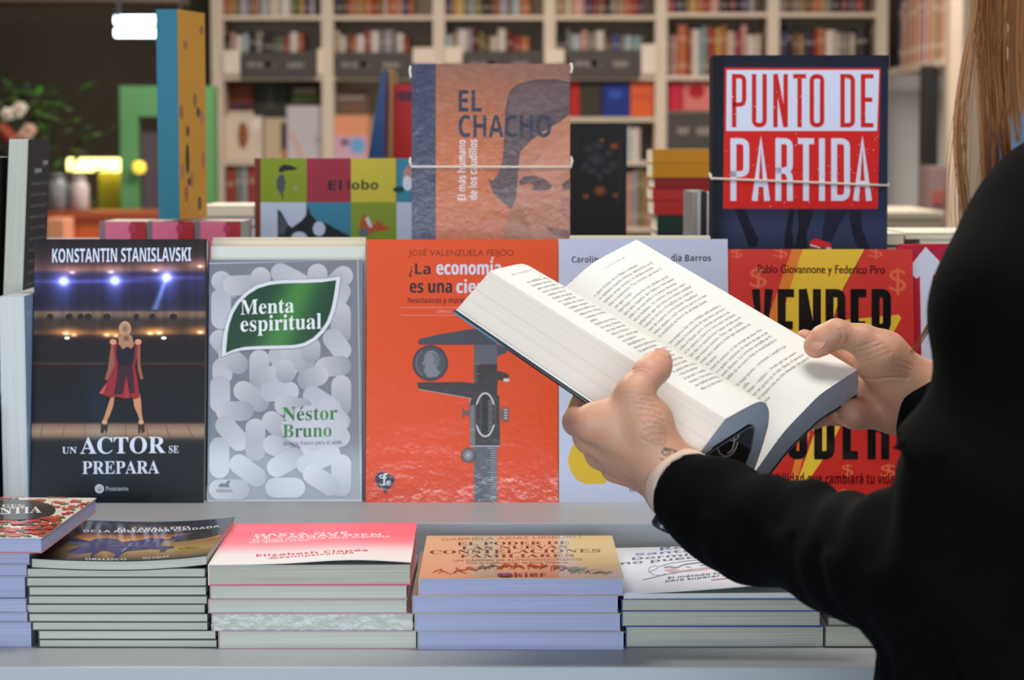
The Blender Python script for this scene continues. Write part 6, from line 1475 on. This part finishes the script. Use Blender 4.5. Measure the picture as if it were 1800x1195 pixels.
def folds(p):
    d = p-fa; s = d@fax/flen; r = d-np.outer(d@fax, fax); ang = np.arctan2(r[:, 2], r@np.cross(fax, (0, 0, 1))); on = (s > -.1) & (s < 1.4) & (np.linalg.norm(r, axis=1) < .075)
    o = np.zeros(len(p)); 
    w = np.sin(s*38+ang*1.5+1.2*np.sin(s*9+ang))*.5+np.sin(s*17-ang*1.1+2)*.6
    o[on] = .0036*w[on]*np.clip((1-s[on])/.25, 0, 1); cuff = on & (s > .80); o[cuff] += .0006*np.sin(ang[cuff]*60)
    a = ~on; o[a] += .0035*np.sin(p[a, 2]*42+p[a, 0]*30+2*np.sin(p[a, 2]*17))+.0025*np.sin(p[a, 0]*70-p[a, 2]*36)
    return o
V5, F5 = SW.mesh(.0036, folds); V5 = relax(V5, F5, 3, .5)
mb = MB(); mb.add(V5, F5.tolist(), lin((9,9,10))); sw = mb.build('sweater', m_knit, person, smooth=True)
# rolled knit rims at the two openings
def rim(name, c, axis, r, tubr, m, n=40, squash=1.0):
    axis = axis/np.linalg.norm(axis); e1 = np.cross(axis, (0, 0, 1)); e1 /= np.linalg.norm(e1); e2 = np.cross(e1, axis); mb = MB(); pts = [c+r*(math.cos(q)*e1+squash*math.sin(q)*e2) for q in np.linspace(0, 2*math.pi, n+1)]
    mb.tube(pts, tubr, 8, lin((9,9,10))); return mb.build(name, m, person, smooth=True)
TR = SDF(); TR.chain([np.array([.445, 1.35, .84]), np.array([.447, 1.355, .78])], [.135, .13], .05)
for hp_ in (hipL, hipR):
    kn = hp_+np.array([-.03, .03, -.37]); an = np.array([hp_[0]-.01, hp_[1], .10]); TR.chain([hp_, kn, an], [.098, .072, .062], .05)
v, f = TR.mesh(.009); mb = MB(); mb.add(v, f.tolist(), lin((24,26,34))); mb.build('trousers', M((24,26,34), .8), person, smooth=True)
for hp_ in (hipL, hipR):
    an = np.array([hp_[0]-.01, hp_[1], .075]); S = SDF(); S.cap(an+(0, 0, -.028), an+np.array([-.125, .088, -.043]), .047, .034, .03); v, f = S.mesh(.006); v[:, 2] = np.maximum(v[:, 2], .0005); mb = MB(); mb.add(v, f.tolist(), lin((30,28,28))); mb.build('shoe', M((30,28,28), .5), person, smooth=True)
# beige watch strap just outside the left cuff
wc = P(1203, 856, 1.4465); wax = P(1240,885,1.425)-P(1182,842,1.468); wax /= np.linalg.norm(wax)
we1 = np.cross(wax, (0, 0, 1)); we1 /= np.linalg.norm(we1); we2 = np.cross(we1, wax); mb = MB(); n = 48; V = []
for q in np.linspace(0, 2*math.pi, n, endpoint=False):
    for da, rr_ in ((-.0055, .0242), (.0055, .0250), (.0055, .0232), (-.0055, .0224)): V.append(wc+wax*da+rr_*(math.cos(q)*we1*1.02+math.sin(q)*we2))
mb.add(V, [(i*4+j, i*4+(j+1) % 4, ((i+1) % n)*4+(j+1) % 4, ((i+1) % n)*4+j) for i in range(n) for j in range(4)]); ws = mb.build('watch_strap', M((222,196,176), .55), person, smooth=False)

wd_ = np.array([-.45, .0, -.9]); wd_ -= wax*(wd_@wax); wd_ /= np.linalg.norm(wd_); wp = wc+wd_*.0265; wside = np.cross(wax, wd_); mb = MB(); V = []
for hh, sc_ in ((-.002, 1), (.003, 1), (.0045, .85)):
    for q in np.linspace(0, 2*math.pi, 24, endpoint=False): V.append(wp+wd_*hh+(wax*math.cos(q)*.0075+wside*math.sin(q)*.0090)*sc_)
mb.add(V, [(j*24+i, j*24+(i+1) % 24, (j+1)*24+(i+1) % 24, (j+1)*24+i) for j in range(2) for i in range(24)]+[tuple(range(48, 72))]); mb.build('watch_case', M((34,34,40), .3), person)
# ------------------------------------------------------------------ long fair hair
rs = np.random.RandomState(17); mb = MB(); HCOL = [(178,116,62),(196,136,78),(160,100,52),(214,160,100),(146,90,48),(188,124,68)]
def lock(path, n, spread, D0, D1, r=.00032, wob=2.0, ext=True):
    path = np.asarray(path, float); s = arc(path); m = 16; n = int(n*.62)
    for k in range(n):
        o = rs.normal(0, 1, 2); x = np.linspace(0, s[-1], m); f = x/s[-1]
        px = np.interp(x, s, path[:, 0]); py = np.interp(x, s, path[:, 1])
        for _ in range(2): px[1:-1] = (px[:-2]+2*px[1:-1]+px[2:])/4
        sp = np.interp(f, np.linspace(0, 1, len(spread)), spread); px = px+o[0]*sp*.62+wob*np.sin(f*rs.uniform(2, 6)+rs.uniform(0, 6))*.5; py = py+rs.uniform(-4, 4)
        D = D0+(D1-D0)*f+o[1]*.004; pts = np.array([P(a, b, d) for a, b, d in zip(px, py, D)])
        if path[0][1] < -20:
            j1, j2 = rs.uniform(-.035, .05), rs.uniform(-.012, .012); pre = np.array([hp(-.004+.3*j2, .030+j1, .122-abs(j1)*.25), hp(-.042, .040+j1*.8, .104), hp(-.070, .046+j1*.5+j2, .066), hp(-.081, .050+.5*j2, .022)]); pts = np.vstack([pre, pts]); pts[4:7] = pts[4:7]
        rr_ = r*rs.uniform(.7, 1.3)*np.concatenate([np.ones(len(pts)-4), [.9, .75, .5, .25]]); mb.tube(pts, rr_, 4, lin(HCOL[rs.randint(6)]), cap=False)
D0, D1 = 1.375, 1.405
lock([(1714,-40),(1716,25),(1703,80),(1691,140),(1684,200),(1684,260),(1691,320),(1700,385),(1706,430)], 60, (5, 2, 3, 4, 5, 6, 6, 5), D0, D1)
lock([(1724,-40),(1722,50),(1724,120),(1728,200),(1733,280),(1737,350),(1730,410)], 70, (7, 6, 5, 5, 5, 5), D0, D1)
lock([(1738,-40),(1738,60),(1742,140),(1748,220),(1752,300),(1744,370),(1716,420)], 60, (8, 7, 5, 4, 4, 5), D0, D1+.003)
lock([(1754,-40),(1752,60),(1754,130),(1760,200),(1766,260),(1768,330)], 60, (8, 7, 5, 3, 3), D0-.004, D1)
lock([(1768,-40),(1764,50),(1764,120),(1768,180),(1774,250),(1776,310)], 45, (7, 6, 4, 3, 3), D0-.006, D1)
lock([(1745,-40),(1744,20),(1740,70),(1742,110),(1752,180),(1748,260)], 90, (24, 20, 12, 9, 8), D0-.004, D1-.01, r=.00026)
lock([(1790,-40),(1786,40),(1778,120),(1776,200),(1782,260)], 24, (8, 6, 8, 14), D0-.01, D1-.02, r=.00022)
lock([(1782,-40),(1780,40),(1778,110),(1784,190),(1790,250)], 60, (9, 9, 8, 8), 1.335, 1.36, r=.0003)
lock([(1800,-40),(1797,50),(1796,120),(1802,200)], 50, (9, 9, 8, 8), 1.32, 1.345, r=.0003)
lock([(1722,20),(1706,120),(1690,230),(1682,330),(1690,420)], 26, (3, 8, 14, 18), D0, D1, r=.00016, wob=8)
lock([(1750,60),(1742,160),(1744,260),(1736,340)], 34, (14, 16, 18, 20), D0, D1, r=.00016, wob=8)
lock([(1700,420),(1690,450),(1664,500),(1640,560),(1612,606),(1600,622)], 26, (6, 6, 5, 4, 3), 1.43, 1.50, r=.00028)
lock([(1704,400),(1700,430),(1682,452),(1660,462)], 30, (6, 6, 5, 4), 1.42, 1.44, r=.00026)
# hair combed from the parting over the skull, down the back and past the far cheek
bk = -np.array([face[0], face[1], 0]); bk /= np.linalg.norm(bk)
for k in range(1500):
    sd = -1 if k % 2 else 1; fam = rs.rand(); y0h = rs.uniform(-.085, .075); jx = rs.normal(0, .003)
    top = hp(.003*sd+jx, y0h, .030+.093*math.sqrt(max(.05, 1-((y0h+.012)/.105)**2)))
    if sd == 1 and fam < .35:                      # past the right cheek
        pts = [top, hp(.045, y0h*.7+.02, .10), hp(.074, y0h*.5+.03, .05), hp(.085, .04+jx, -.02), hp(.088+jx, .05, -.10), hp(.090+jx*2, .05, -.18), hp(.088+jx*3, .045, -.26)]
    else:
        q = rs.uniform(.15, 1.0); lat = sd*(.083*q); yb = -.010-.098*math.sqrt(max(0, 1-q*q))
        a_ = hp(lat*.55, y0h*.6+yb*.3, .115-.02*q); b2_ = hp(lat*.95, y0h*.25+yb*.75, .060); c2_ = hp(lat, yb-.004, -.005); d2_ = hp(lat*.95, yb-.022, -.075)
        latv = np.array([rgt[0], rgt[1], 0])*lat*1.15; e0 = np.array([.425, 1.375, 0])+bk*(.128+.01*abs(jx)*100)+latv*.9
        pts = [top, a_, b2_, c2_, d2_, e0*(1, 1, 0)+(0, 0, 1.275), e0+bk*.022+(0, 0, 1.20), e0+bk*.026+np.array([rs.normal(0, .004), rs.normal(0, .004), 1.12+rs.uniform(-.03, .03)])]
    pts = np.array(pts); pts[1:] += rs.normal(0, .0022, 3)
    t_ = np.linspace(0, 1, len(pts)); tt_ = np.linspace(0, 1, 15); dd = np.stack([np.interp(tt_, t_, pts[:, i]) for i in range(3)], 1); dd[1:-1] = (dd[:-2]+2*dd[1:-1]+dd[2:])/4
    mb.tube(dd, .0009*np.r_[np.ones(11), .9, .8, .6, .3], 4, lin(HCOL[rs.randint(6)]), cap=False)
hm = print_mat('hair', .38, spec=.6); mb.build('hair', hm, person, smooth=True)
S = SDF(); S.ell(hp(0, -.022, .036), (.078, .090, .090), .01, FR); S.cut(hp(0, .085, -.03), (.09, .075, .10), .01, FR); v, f = S.mesh(.005); mb = MB(); mb.add(v, f.tolist(), lin((130,84,44))); mb.build('hair_cap', hm, person, smooth=True)
# remove the lettering helper
bpy.data.objects.remove(_to); bpy.data.curves.remove(_tc)
